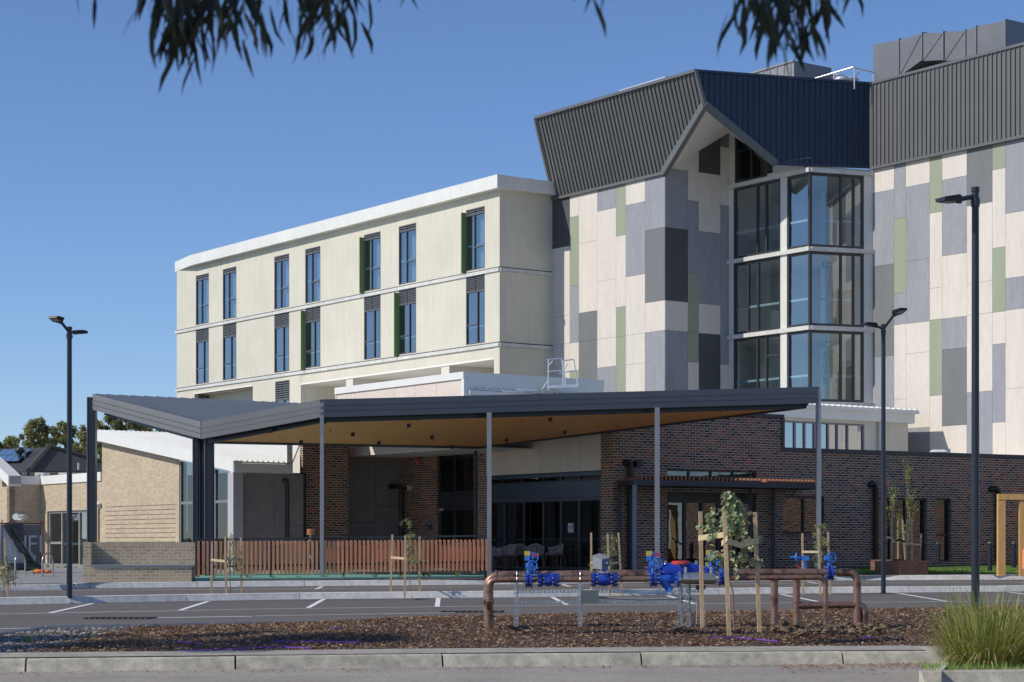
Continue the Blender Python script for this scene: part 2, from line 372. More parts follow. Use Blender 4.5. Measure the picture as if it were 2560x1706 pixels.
def kerb(name, pl, side=1, width=.16, h=.15, seg=2.6, gap=.012, slope=.075, m=m_concrete, top=None, start=0, label=None):
    """kerb face on polyline pl, body on the side*left-hand side"""
    b = MB(); L = [0]
    for a, c in zip(pl, pl[1:]): L.append(L[-1]+(c-a).length)
    def pt(t):
        for i in range(len(pl)-1):
            if t <= L[i+1] or i == len(pl)-2:
                f = (t-L[i])/(L[i+1]-L[i]); p = pl[i].lerp(pl[i+1], f); d = (pl[i+1]-pl[i]); d.z = 0; d.normalize(); return p, Vector((-d.y, d.x, 0))*side
    prof = [(0, -.05), (0.0, 0), (slope, h-.035), (slope+.012, h-.012), (slope+.035, h), (width, h+.004), (width, -.05)]
    t = start
    while t < L[-1]:
        e_ = min(t+seg*random.uniform(.97, 1.03), L[-1]); a, na = pt(t+gap/2); c, nc = pt(e_-gap/2); k = len(b.v); n = len(prof)
        dz = random.uniform(-.003, .003)
        for p, nn in ((a, na), (c, nc)):
            for u, v in prof: q = p+nn*u; b.v.append((q.x, q.y, gz(q.y)+v+(dz if v > 0 else 0)))
        for i in range(n-1): b.f.append((k+i, k+n+i, k+n+i+1, k+i+1)); b.m.append(0)
        b.f.append(tuple(k+i for i in range(n))); b.m.append(0); b.f.append(tuple(k+n+i for i in range(n-1, -1, -1))); b.m.append(0)
        t = e_
    return tag(b.build(name, m), kind='structure')
m_kerbA = mat('kerb_concrete', (.46, .42, .335), .9, var=.2, sc=1.1, sc2=8, bump=.4, bsc=50)
m_kerbB = mat('pale_kerb_concrete', (.62, .59, .54), .85, var=.12, sc=1.2, sc2=8, bump=.2, bsc=50)
kerb('kerb', fk, width=FKW, h=.145, seg=2.42, gap=.022, slope=.05, m=m_kerbA)
kerb('kerb', list(reversed([Vector((-7.62, 24.6, 0)), Vector((-7.5, 27.2, 0)), Vector((-7.32, 28.9, 0))]+isl_far[0:]+[isl_far[-1]+Vector((9, 1.4, 0))])), side=1, width=.15, m=m_kerbB)
kerb('kerb', mk, m=m_kerbB, seg=2.6)
kerb('kerb', kk, m=m_kerbB, seg=3.0)
kerb('kerb', kl, m=m_kerbB, seg=3.0)
# swale behind the middle kerb
strip('garden_bed', mk, mk, .14, 2.2, .012, m_dirt, -24, 28)
# ramp kerb return and left footpath
b = MB(); g0, g1 = kl[-1], kk[0]
b.hexa([(g0.x, g0.y, gz(g0.y)), (g1.x, g1.y, gz(g1.y)), (g1.x-.2, g1.y+.5, gz(g1.y)), (g0.x-.2, g0.y+.5, gz(g0.y)), (g0.x, g0.y, gz(g0.y)+.15), (g1.x-.02, g1.y, gz(g1.y)+.15), (g1.x-.2, g1.y+.5, gz(g1.y)+.15), (g0.x-.2, g0.y+.5, gz(g0.y)+.15)])
tag(b.build('kerb', m_kerbB), kind='structure')
b = MB(); b.poly([(kl[0].x-14, kl[0].y-1, gz(52)+.149), (kl[-1].x, kl[-1].y+.05, gz(52)+.149), (kk[0].x, kk[0].y+.05, gz(54)+.152), (-3, 58, gz(56)+.16), (-3, 100, .80), (-40, 100, .80)])
tag(b.build('footpath', m_path), kind='structure')
# painted lines
b = MB()
def pline(pts, wd=.09, n=None):
    q = line(pts)
    for a, c in zip(q, q[1:]):
        d = (c-a); d.z = 0; d.normalize(); s_ = Vector((-d.y, d.x, 0))*wd/2
        b.add([(p.x, p.y, gz(p.y)+.009) for p in (a-s_, c-s_, c+s_, a+s_)], [(0, 1, 2, 3)])
pline([(-60, 1538), (640, 1524), (1280, 1516), (1920, 1509), (2620, 1503.5)])
pline([(-60, 1575), (640, 1560), (1280, 1546), (1920, 1536), (2620, 1527)])
pline([(395, 1546.2), (630, 1542.3)], .14); pline([(640, 1541.3), (1137, 1533.3)], .09)
pline([(170, 1477), (640, 1474.4), (1280, 1467.6), (1920, 1460), (2620, 1455)], .09)
pline([(776, 1482.6), (1300, 1479.4)], .12)
for a, c in [((232, 1510), (125, 1533.5)), ((522, 1504), (450, 1527)), ((810, 1499), (770, 1521)), ((1096, 1496.5), (1093, 1518.5)), ((1380, 1494), (1417, 1513)), ((1668, 1490), (1737, 1511)), ((1952, 1487), (2048, 1506)), ((2237, 1483), (2368, 1505)),
             ((2520, 1481), (2640, 1497)), ((-60, 1517), (-190, 1540)),
             ((362, 1567), (300, 1584)), ((745, 1558), (715, 1573)), ((1127, 1549), (1125, 1568)), ((1500, 1543), (1530, 1560)), ((1880, 1536.5), (1935, 1552)), ((2250, 1531), (2325, 1545)),
             ((806, 1467.5), (790, 1474)), ((1405, 1462), (1425, 1467.5)), ((2018, 1455), (2045, 1460))]:
    pline([a, c], .105)
tag(b.build('road_marking', m_line), kind='structure')
# drain grates sunk in the car park
for i, (px, py, n) in enumerate([(300, 1547, 12), (1180, 1531, 10)]):
    c = Gd(px, py); b = MB(); b.box(c.x-.62, c.x+.62, c.y-.3, c.y+.3, c.z-.02, c.z+.008, 0)
    for k in range(n): x = c.x-.55+1.1*k/(n-1); b.bar((x-.05, c.y-.26, c.z+.018), (x+.05, c.y+.26, c.z+.018), .035, .02, 1)
    tag(b.build('drain_grate', [m_black, mat('rusty_grate_%d' % i, (.16, .11, .07), .8, var=.2, sc=10)]), ['rusty drain grate in the asphalt left of the broken white line', 'small drain grate in the asphalt left of the copper pipe riser'][i], 'drain grate', 'drain grates in the car park')
# teal rubber strip, mulch strip, lawn
def ip(px, py, dz): g = Gd(px, py, dz); return (g.x, g.y)
tl0 = [ip(490, 1447, .16), ip(900, 1444, .16), (ip(1225, 1441, .16))]
b = MB(); pts = [ip(488, 1449, .2), ip(860, 1446.5, .2), ip(1212, 1443, .2), ip(1215, 1432, .2), ip(860, 1434, .2), ip(490, 1436.5, .2)]
b.prism([(x, y, gz(y)+.10) for x, y in pts], (0, 0, .12)); tag(b.build('path', m_teal), kind='structure')
strip('garden_bed', kk, kk, .15, 1.75, .156, m_dirt, -8.5, 9.0, 20)
# raised pavement beneath the canopy (dark pavers)
b = MB(); b.poly([(-1.0, 59.6, gz(60)+.19), (9.5, 63.6, gz(63)+.19), (9.5, 90, .86), (-12, 90, .86), (-9, 66, .80), (-7.5, 61, .74)]); tag(b.build('pavement', mat('dark_paver', (.40, .37, .33), .8, var=.1, sc2=14)), kind='structure')
b = MB(); b.poly([(9.0, 62.2, gz(62)+.165), (20, 64.9, gz(65)+.165), (20, 76, 1.02), (9.0, 72, .96)]); tag(b.build('lawn', m_lawn), kind='structure')
# ---------------------------------------------------------------- walls
def holes(b, W, s0, s1, z0, z1, hs, o=0.0, th=.25, mi=0):
    """wall slab with rectangular openings (s0,s1,z0,z1)"""
    ss = sorted(set([s0, s1]+[v for h in hs for v in h[:2] if s0 < v < s1]))
    for a, c in zip(ss, ss[1:]):
        m = (a+c)/2; cuts = sorted([(h[2], h[3]) for h in hs if h[0] < m < h[1]]); z = z0
        for lo, hi in cuts:
            if lo > z: b.wb(W, a, c, z, lo, o-th, o, mi)
            z = max(z, hi)
        if z < z1: b.wb(W, a, c, z, z1, o-th, o, mi)
def room(b, W, s0, s1, z0, z1, o0, dp, mi):
    q = [W.p(s0, z0, o0), W.p(s1, z0, o0), W.p(s1, z1, o0), W.p(s0, z1, o0)]; r = [W.p(s0, z0, o0-dp), W.p(s1, z0, o0-dp), W.p(s1, z1, o0-dp), W.p(s0, z1, o0-dp)]
    b.add(q+r, [(4, 5, 6, 7), (0, 1, 5, 4), (1, 2, 6, 5), (2, 3, 7, 6), (3, 0, 4, 7)], mi)
def window(par, W, s0, s1, z0, z1, cols=(1,), trans=None, fw=.055, o=0.0, gm=None, fm=None, louv=0, slats=5, dp=1.5, cur=None, rm=None, name='window', rec=.06, film=None, label=None):
    fm = fm or m_darkfr; gm = gm or m_gwin; b = MB(); zt = z1
    b.wb(W, s0, s0+fw, z0, z1, o-.14, o); b.wb(W, s1-fw, s1, z0, z1, o-.14, o); b.wb(W, s0+fw, s1-fw, z0, z0+fw, o-.14, o-.002); b.wb(W, s0+fw, s1-fw, z1-fw, z1, o-.14, o-.002)
    if louv: zt = z1-(z1-z0)*louv; b.wb(W, s0+fw, s1-fw, zt-fw/2, zt+fw/2, o-.12, o-.003)
    lo, hi = s0+fw, s1-fw; zl = z0+fw; zh = zt-fw*.5 if louv else z1-fw; tot = float(sum(cols)); x = lo; edges = [lo]
    for c in cols: x += (hi-lo)*c/tot; edges.append(x)
    for e_ in edges[1:-1]: b.wb(W, e_-fw/2, e_+fw/2, zl, zh, o-.12, o-.006)
    for ci, fr in (trans or {}).items():
        for f in fr: zz = zl+(zh-zl)*f; b.wb(W, edges[ci]+(fw/2 if ci else 0), edges[ci+1]-(fw/2 if ci < len(cols)-1 else 0), zz-fw/2, zz+fw/2, o-.11, o-.009)
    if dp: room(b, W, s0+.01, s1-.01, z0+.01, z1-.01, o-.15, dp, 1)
    wn = b.build(name, [fm, rm or m_room], par)
    if label: wn['label'] = label
    g = MB(); g.poly([W.p(lo, zl, o-rec), W.p(hi, zl, o-rec), W.p(hi, zh, o-rec), W.p(lo, zh, o-rec)]); g.build('pane', gm, wn)
    if louv:
        l = MB(); n = slats; H = (z1-fw)-(zt+fw/2)
        for cc in ((lo, (lo+hi)/2-.02), ((lo+hi)/2+.02, hi)):
            for i in range(n):
                za = zt+fw/2+H*(i+.15)/n; l.hexa([W.p(cc[0], za, o-.01), W.p(cc[1], za, o-.01), W.p(cc[1], za+.01, o-.06), W.p(cc[0], za+.01, o-.06), W.p(cc[0], za+H/n*.35, o-.01), W.p(cc[1], za+H/n*.35, o-.01), W.p(cc[1], za+H/n*.45, o-.06), W.p(cc[0], za+H/n*.45, o-.06)], 0)
        l.wb(W, lo, hi, zt, z1-fw, o-.12, o-.1, 1); l.build('louvre', [m_fascia, m_darkfr], wn)
    if cur:
        c = MB()
        for a, d in cur:
            n = 10; A = lo+(hi-lo)*a; D = lo+(hi-lo)*d; pr = None
            for i in range(n+1):
                t = A+(D-A)*i/n; oo = o-.26-(.03 if i % 2 else 0)
                if pr: c.add([W.p(pr[0], zl, pr[1]), W.p(t, zl, oo), W.p(t, zh, oo), W.p(pr[0], zh, pr[1])], [(0, 1, 2, 3)])
                pr = (t, oo)
        c.build('curtain', m_curtain, wn)
    if film:
        f_ = MB(); zz = zl+(zh-zl)*film; f_.poly([W.p(lo, zz, o-rec-.01), W.p(hi, zz, o-rec-.01), W.p(hi, zz+.09, o-rec-.01), W.p(lo, zz+.09, o-rec-.01)]); f_.build('film_strip', m_film, wn)
    return wn
def ribs(b, pts, u, v, sp, w=.03, h=.065, mi=0, off=0.0):
    """standing seams parallel to v clipped to the polygon pts; u,v unit and in plane"""
    o = Vector(pts[0]); u = Vector(u); v = Vector(v); n = u.cross(v).normalized(); q = [((Vector(p)-o).dot(u), (Vector(p)-o).dot(v)) for p in pts]
    x = min(p[0] for p in q)+sp*.5; hi = max(p[0] for p in q)
    while x < hi:
        ys = []
        for (x0, y0), (x1, y1) in zip(q, q[1:]+q[:1]):
            if (x0-x)*(x1-x) < 0: ys.append(y0+(y1-y0)*(x-x0)/(x1-x0))
        ys.sort()
        for a, c in zip(ys[::2], ys[1::2]):
            A = o+u*x+v*(a+off); B = o+u*x+v*(c-off)
            if c-a > .2: b.hexa([A-u*w/2, A+u*w/2, B+u*w/2, B-u*w/2, A-u*w/2+n*h, A+u*w/2+n*h, B+u*w/2+n*h, B-u*w/2+n*h], mi)
        x += sp

# ================================================================ cream wing
C = Wall(1249, 87.5, -2285); C2 = Wall(1249, 87.5, 8231)
cw = thing('cream_wing', 'long cream clad four storey wing with white roof edge and narrow windows', 'building', (C.o.x, C.o.y, 0))
ZT, B2, B3 = 17.45, 13.88, 10.58
sL = C.s(442); s752 = C.s(752); s1235 = C.s(1235)
WX = [(489.7, 522, 683.5, 808, 820.8, 959.7), (557, 591, 667.3, 796, 805.9, 948), (685.6, 723, 636.7, 770.6, 782.5, 931), (763, 801, 619, 755.7, 768.5, 918), (910, 951.6, 584.5, 727.3, 739.6, 898), (996.7, 1040.5, 564.5, 712.4, 722.6, 886), (1165, 1212, 525, 676, 692, 860.7)]
zz = [sum(C.z((r[0]+r[1])/2, r[k]) for r in WX)/7 for k in (2, 3, 4, 5)]
hs = []
for r in WX:
    a, c = C.s(r[0]), C.s(r[1]); hs += [(a, c, zz[1], zz[0]), (a, c, zz[3], zz[2])]
w3 = (C.s(688), C.s(724), 6.9, 10.2); hs.append(w3)
nich = (C.s(486), C.s(632), 9.25, 10.12)
b = MB()
holes(b, C, sL, 0, B2, ZT, [h for h in hs if h[2] > B2-.05]); holes(b, C, sL, 0, B3, B2-.17, [h for h in hs if B3-.1 < h[2] < B2-.3])
holes(b, C, sL, s752, 4, B3-.17, [w3, nich]); b.wb(C, s752, s1235, 9.93, B3-.17, -.5, -.02); b.wb(C, s1235, 0, 4, B3-.17, -.25, 0)
b.wb(C, nich[0], nich[1], nich[2]-.02, nich[3]+.02, -1.0, -.9)
eC2 = C2.s(1381)
b.wb(C2, .255, eC2, B2, ZT, -.25, 0); b.wb(C2, .255, eC2, B3, B2-.17, -.25, 0); b.wb(C2, .255, eC2, 4, B3-.17, -.25, 0)
b.wb(C, sL, 0, 4, ZT, -14, -13.8); b.wb(C, sL, sL+.25, 4, ZT, -13.8, -.25)
b.build('wall', m_siding, cw)
b = MB()
for z in (B2, B3): b.wb(C, sL-.15, 0.0, z-.17, z-.02, -.4, .07); b.wb(C2, .0, eC2, z-.17, z-.02, -.3, .07)
b.build('floor_band', m_slab, cw)
b = MB()
for z in (B2, B3): b.wb(C, sL-.02, 0, z-.02, z+.03, -.2, .012); b.wb(C2, 0, eC2, z-.02, z+.03, -.2, .012)
b.build('shadow_gap', m_darkfr, cw)
b = MB(); ov = .38; zf0 = 17.28; zf1 = 17.86; sc = C.s(491)
foot = [C.p(sL-.45, 0, -.1), C.p(sc, 0, ov), C.p(ov*.95, 0, ov)]; e_ = C2.p(eC2+.1, 0, ov); bk = C.p(eC2*0+ov, 0, -13.6); foot += [e_, C.p(0, 0, -14.2)+C2.d*(eC2-.0)*0, C.p(sL-.45, 0, -14.2)]
foot = [Vector((p.x, p.y, zf0)) for p in foot]; b.prism(foot, (0, 0, zf1-zf0)); b.build('roof', m_whitemetal, cw)
m_cfr = mat('grey_window_frame', (.10, .10, .105), .45, var=.05)
for i, r in enumerate(WX):
    a, c = C.s(r[0]), C.s(r[1])
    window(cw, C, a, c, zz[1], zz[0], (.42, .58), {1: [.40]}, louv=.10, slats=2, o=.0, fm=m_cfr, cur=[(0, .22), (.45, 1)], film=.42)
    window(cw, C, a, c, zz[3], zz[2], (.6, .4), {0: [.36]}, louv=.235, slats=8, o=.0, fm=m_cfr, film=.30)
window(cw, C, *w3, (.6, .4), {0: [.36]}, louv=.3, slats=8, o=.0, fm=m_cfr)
for i, k in ((4, 0), (6, 0), (3, 1), (5, 1)):
    a = C.s(WX[i][0]); z0, z1 = (zz[1], zz[0]) if k == 0 else (zz[3], zz[2]); b = MB(); b.wb(C, a-.05, a-.01, z0-.08, z1-.12, .0, .24); b.build('sun_fin', m_green, cw)
b = MB(); b.wb(C, s752, s1235, 9.86, 9.93, -9, 0); b.wb(C, nich[0], nich[1], 10.12, 10.17, -.9, .03); b.build('soffit', m_soffit, cw)
b = MB(); b.wb(C, s752, s1235, 4, 9.86, -9.2, -9); b.wb(C, s752-.2, s752, 4, 9.93, -9, -.25)
for p0, p1, d in ((863, 880, 4), (1101, 1121, 4)): b.wb(C, C.s(p0), C.s(p1), 4, 9.86, -d-.9, -.05)
b.build('pier', groove('cream_pier', (.66, .635, .555), .15, .05, .85, .6), cw)
b = MB(); b.wb(C, s752, -.3, 6.9, 7.0, -9, 9); b.build('bounce_deck', m_whiteroof, cw)  # unseen pale slab added to bounce sunlight up to the terrace soffit
b = MB()
for p_ in (920, 1010, 1060, 1180): c = C.p(C.s(p_), 9.78, -3.5); b.tube([c, c+Vector((0, 0, .09))], .07, 10)
b.build('ceiling_light', m_white, cw)

# ================================================================ panelled tower
T1 = Wall(1381, 89.2, -2285); yT2 = T1.Y(1662.8); T2 = Wall(1662.8, yT2, 8231); G1 = Wall(1822, T2.Y(1822), -2285); G2 = Wall(2024, G1.Y(2024), 15800); T3 = Wall(2182, G2.Y(2182), -2285)
tw = thing('panelled_tower', 'tall tower clad in cream grey and green panels under a dark ribbed metal crown', 'building', (T1.o.x+4, T1.o.y-3, 0))
PAN = {
 'T1': (T1, 4.5, 17.15, [(1381, 1425, 'D619W790.7W861.6W'), (1425, 1447.7, 'W541.7V715L857W927V'), (1447.7, 1493.6, 'W605.6W780M852M'), (1493.6, 1540.7, 'L524.5W701W845.6W918L'), (1540.7, 1564.8, 'V589.5W767.5V841.4V'), (1564.8, 1613, 'W509L689W836W909.8W'), (1613, 1662.8, 'L572.7M754.4W829L')]),
 'T2': (T2, 4.5, 20.2, [(1662.8, 1719.4, 'W423.7L571.5D753.5W828L'), (1719.4, 1746.6, 'W502.7L683.8V831.6V906W'), (1746.6, 1800.5, 'D434.7W581.4L761.6W835.3D'), (1800.5, 1822, 'M368W514L692.5L839L912W')]),
 'T3': (T3, 4.0, 17.3, [(2182, 2235.7, 'W478.4L663.5M891L'), (2235.7, 2265.4, 'L546V733.4L811.3W998W'), (2265.4, 2324.7, 'W462.7L650.6L806.5W882.6W1070L'), (2324.7, 2355.8, 'V531.5W720W799V989W'), (2355.8, 2417.5, 'W445L636.3W794L872M1064W'), (2417.5, 2481.6, 'M510.5W706W785.5W979.7L'), (2481.6, 2514, 'V423W619V780W860L1056W'), (2514, 2562, 'L531W693.7L773.5W971W'), (2562, 2600, 'W480L700V860W')])}
import re
MI = {'W': 0, 'L': 1, 'M': 2, 'D': 3, 'V': 4}
for key, (W, zb, zt, cols) in PAN.items():
    b = MB(); b.wb(W, 0, W.s(cols[-1][1]), zb, zt, -.3, -.004, 5)
    for p0, p1, sp in cols:
        s0, s1 = W.s(p0), W.s(p1); pc = (p0+p1)/2; z = zt; it = re.findall(r'([WLMDV])([\d.]*)', sp)
        for ch, yy in it:
            zn = W.z(pc, float(yy)) if yy else zb
            if zn < z: b.wb(W, s0+(.005 if s0 else 0), s1-.005, zn+.005, z-.005, -.02, .012, MI[ch])
            z = min(z, zn)
    b.build('cladding', [m_pW, m_pL, m_pM, m_pD, m_pV, m_joint], tw)
# crown
ZC0, ZC1 = 17.12, 20.62
Lx = T1.s(1387); oL = 1.131
A0 = T1.p(Lx, ZC0, .10); A1 = T1.p(Lx, ZC1, oL)
def meet(px):      # where the leaning top edge is seen at column px
    k = (px-1280)/FX; q = T1.p(0, ZC1, oL); t = (k*q.y-q.x)/(T1.d.x-k*T1.d.y); return q+T1.d*t
K1 = meet(1738); G2c = T3.p(-.02, ZC1, .12)
P2 = Wall(1738, K1.y, p1=(G2c.x, G2c.y))
TIP = P2.at(1762, 262); Bt = T1.p(T1.s(1664), ZC0, .10); Bq = P2.at(1940, 410); Br = P2.p(P2.s(2182), P2.z(2182, 419)); K2 = P2.p(P2.s(2182), ZC1)
p1 = [A0, Bt, TIP, K1, A1]
n1 = (Bt-A0).cross(A1-A0).normalized()
b = MB(); b.prism([p-n1*.06 for p in p1], -n1*.12); vv = (A1-A0); vv = (vv-T1.d*vv.dot(T1.d)).normalized(); ribs(b, [p-n1*.06 for p in p1], T1.d, vv, .245, off=.08)
for a, c in ((A1, K1), (A0, Bt), (A0, A1), (K1, TIP)): b.bar(a-n1*.03, c-n1*.03, .12, .12)
b.build('crown_cladding', m_seam, tw)
p2 = [TIP, Bq, Br, K2, K1]
b = MB(); b.prism([p-P2.n*.02 for p in p2], -P2.n*.12); ribs(b, [p-P2.n*.02 for p in p2], P2.d, (0, 0, 1), .245, off=.06, h=.05)
for a, c in ((K1, K2), (Bq, Br), (Br, K2)): b.bar(a, c, .1, .1)
b.build('crown_cladding', mat('shaded_crown_metal', (.022, .036, .070), .35, var=.05), tw)  # same metal as the other faces, its shade put into the colour
b = MB(); b.bar(TIP+Vector((0, -.02, 0)), Bt, .22, .30); b.bar(TIP+Vector((0, -.03, 0)), Bq, .22, .26); b.build('edge_trim', m_seam, tw)
s2 = T3.s(2600); b = MB(); q3 = [T3.p(0, ZC0, .12), T3.p(s2, ZC0, .12), T3.p(s2, ZC1, .12), T3.p(0, ZC1, .12)]
b.prism(q3, -T3.n*.12); ribs(b, q3, T3.d, (0, 0, 1), .225, off=.07, h=.05)
b.wb(T3, 0, s2, ZC1-.06, ZC1+.05, -.2, .19); b.wb(T3, 0, s2, ZC0-.05, ZC0+.06, .0, .18); b.wb(T3, -.02, .16, ZC0, ZC1, .1, .17); b.build('crown_cladding', m_seam, tw)
Q = T2.p(T2.s(1822), 19.2, 0); Rr = G1.p(G1.s(2024), 17.4, -.1)
b = MB()
for tri in ((Bt, TIP, Q), (TIP, Bq, Q), (Bq, Rr, Q)): b.poly([Vector(p)+Vector((0, .02, .03)) for p in tri])
b.build('soffit', mat('crown_soffit', (.72, .70, .65), .8, var=.02), tw)
b = MB(); back = T1.n*-14
rf = [T1.p(0, 0, 0), T1.p(T1.s(1662.8), 0, 0), G1.p(0, 0, 0), T3.p(0, 0, 0), T3.p(s2, 0, 0), T3.p(s2, 0, -16), T1.p(0, 0, -16)]
b.prism([Vector((p.x, p.y, 20.25)) for p in rf], (0, 0, .15)); b.wb(T1, -.2, 0, 4, 20.2, -16, -.02); b.build('roof', m_fascia, tw)
# glazed bay
SLB = [16.99, 13.79, 10.58]
g24, g18, g82 = G1.s(2024), 0, G2.s(2182)
for z in SLB+[7.5]:
    b = MB(); b.wb(G1, -.05, g24+.06, z-.17, z, -.5, .12); b.wb(G2, .05, g82, z-.17, z, -.5, .12); b.build('floor_band', m_slab, tw)
b = MB(); b.wb(T3, s2-.3, s2, 4, 20.4, -14, -.31); b.build('end_wall', m_pM, tw)
b = MB(); j1 = G1.s(1834); j2, j3 = G1.s(1952), G1.s(1968); j4 = G2.s(2160)
rows = [(13.79, 16.82), (10.58, 13.62), (7.5, 10.41)]
for z0, z1 in rows:
    b.wb(G1, 0, j1, z0, z1, -.3, 0); b.wb(G1, j2, j3, z0, z1, -.3, .02); b.wb(G2, j4, g82, z0, z1, -.3, 0)
b.wb(G1, 0, G1.s(1837), 16.99, 20.2, -.3, 0); b.wb(G1, G1.s(1918), g24-.02, 16.99, 17.5, -.3, -.35); b.wb(G1, G1.s(1918), g24-.3, 16.99, 17.12, -.3, .0); b.wb(G2, 0, g82, 16.99, 17.1, -.3, -.15); b.wb(G1, 0, g24, 4.5, 7.32, -.3, 0); b.wb(G2, 0, g82, 4.5, 7.32, -.3, 0)
b.build('wall', groove('bay_lining', (.66, .65, .60), .15, .05, .85, .55), tw)
def fr(v, a, c): return v
FS = .34
for k, (z0, z1) in enumerate(rows):
    ca = [(1893-1834, 1917-1893, 1952-1917), (1868-1834, 1895-1868, 1952-1895), (1893-1834, 1917-1893, 1952-1917)][k]
    window(tw, G1, j1+.01, j2-.01, z0+.02, z1-.02, ca, None if k < 2 else {2: [.72]}, fw=.09, gm=m_gclear, dp=0, film=FS)
    window(tw, G1, j3+.01, g24-.005, z0+.02, z1-.02, (1,), None, fw=.09, gm=m_gclear, dp=0, film=FS)
    window(tw, G2, .0, j4-.01, z0+.02, z1-.02, (77, 33, 21), None, fw=.09, gm=m_gclear, dp=0, film=FS)
window(tw, G1, G1.s(1837), G1.s(1918), 17.02, 20.1, (1, 1), None, fw=.09, gm=m_gdark, dp=2, film=.42)
# rooms behind the bay
bk = Vector((.30, 1, 0)).normalized()*4.2
a_, c_, e__ = G1.p(.02, 0, -.25), G1.p(g24, 0, -.3), G2.p(g82, 0, -.25)
for k, (z0, z1) in enumerate(rows):
    b = MB(); low = [Vector((p.x, p.y, z0-.01)) for p in (a_, c_, e__, e__+bk, a_+bk)]; hi = [Vector((p.x, p.y, z1)) for p in (a_, c_, e__, e__+bk, a_+bk)]
    b.poly(low, 1); b.poly(hi[::-1], 0)
    for i in (2, 3, 4): b.poly([low[i], low[(i+1) % 5], hi[(i+1) % 5], hi[i]], 2)
    # inner partition with a dark doorway
    m1 = low[3].lerp(low[4], .42); b.hexa([m1, m1+Vector((.2, .05, 0)), m1+Vector((-.3, -1.9, 0)), m1+Vector((-.5, -1.95, 0))]+[p+Vector((0, 0, z1-z0)) for p in (m1, m1+Vector((.2, .05, 0)), m1+Vector((-.3, -1.9, 0)), m1+Vector((-.5, -1.95, 0)))], 2)
    d0 = low[3].lerp(low[4], .22)-bk.normalized()*.05; d1 = low[3].lerp(low[4], .36)-bk.normalized()*.05; b.poly([d0+Vector((0, 0, .02)), d1+Vector((0, 0, .02)), d1+Vector((0, 0, 2.2)), d0+Vector((0, 0, 2.2))], 3)
    b.build('interior', [m_roomw, mat('interior_floor_%d' % k, (.62, .60, .56), .6, var=.1), mat('interior_wall_%d' % k, (.80, .84, .84), .8, var=.04), mat('interior_door_%d' % k, [(.02, .06, .35), (.03, .04, .05), (.03, .04, .05)][k], .6, var=0)], tw)
def text(name, body, size, mtx, m, parent=None, ext=.004):
    cu = bpy.data.curves.new(name, 'FONT'); cu.body = body; cu.size = size; cu.extrude = ext; cu.align_x = 'CENTER'; cu.align_y = 'CENTER'
    t = link(bpy.data.objects.new(name+'_tmp', cu)); dg = bpy.context.evaluated_depsgraph_get(); me = bpy.data.meshes.new_from_object(t.evaluated_get(dg)); bpy.data.objects.remove(t)
    b = MB(); b.add([mtx @ v.co for v in me.vertices], [tuple(p.vertices) for p in me.polygons]); return b.build(name, m, parent)
def wallmtx(W, s, z, o): c = W.p(s, z, o); return Matrix(((W.d.x, 0, W.n.x, c.x), (W.d.y, 0, W.n.y, c.y), (0, 1, 0, c.z), (0, 0, 0, 1)))
# running-man exit signs on the ceilings inside the bay
m_sgn = mat('exit_green', (.01, .22, .10), .5, var=0); m_sw = mat('sign_white', (.85, .88, .86), .5, var=0)
IN = Wall(2024, G2.Y(2060)+1.2, 15800)
for (px, py), lab in (((2067, 663), 'green running man exit sign hanging on the middle glazed floor'), ((2065, 861), 'green running man exit sign hanging on the lowest glazed floor')):
    s = IN.s(px); z = IN.z(px, py); c = IN.p(s, z); e = thing('exit_sign', lab, 'exit sign', c, 'exit signs in the glazed bay')
    b = MB(); b.wb(IN, s-.21, s+.21, z-.14, z+.14, 0, .03, 0); b.bar(c+Vector((0, 0, .14)), c+Vector((0, 0, .5)), .02, .02, 0); b.build('panel', m_sgn, e)
    b = MB(); b.prism([IN.p(s+x, z+y, .034) for x, y in ((.02, -.03), (.1, -.03), (.1, -.08), (.18, 0), (.1, .08), (.1, .03), (.02, .03))], IN.n*.004)
    f = [(-.10, .09), (-.08, .03), (-.12, -.02), (-.07, -.05)]
    b.tube([IN.p(s-.10, z+.09, .036), IN.p(s-.10, z+.07, .036)], .022, 8)
    for p_, q_ in (((-.1, .06), (-.11, -.01)), ((-.11, -.01), (-.16, -.06)), ((-.16, -.06), (-.19, -.06)), ((-.11, -.01), (-.06, -.05)), ((-.06, -.05), (-.07, -.1)), ((-.1, .05), (-.05, .02)), ((-.1, .05), (-.16, .02))):
        b.bar(IN.p(s+p_[0], z+p_[1], .036), IN.p(s+q_[0], z+q_[1], .036), .018, .018)
    b.build('symbol', m_sw, e)
b = MB(); AW = Wall(1972, G1.Y(1980)+2.2, 15800); b.wb(AW, AW.s(1974), AW.s(2018), AW.z(1990, 578), AW.z(1990, 518), 0, .03, 0)
for i in range(26):
    t = random.uniform(.1, .9); zc = random.uniform(.1, .9); s_ = AW.s(1974)+(AW.s(2018)-AW.s(1974))*t; z_ = AW.z(1990, 578)+(AW.z(1990, 518)-AW.z(1990, 578))*zc; b.bar(AW.p(s_, z_, .035), AW.p(s_+random.uniform(-.08, .08), z_+random.uniform(-.12, .12), .035), .03, .008, 1+i % 2)
tag(b.build('wall_print', [mat('print_ground', (.50, .52, .62), .7, var=.1), mat('print_mark', (.40, .36, .52), .7), mat('print_mark2', (.62, .60, .66), .7)]), 'pale lilac abstract print on the wall inside the top glazed room', 'picture')
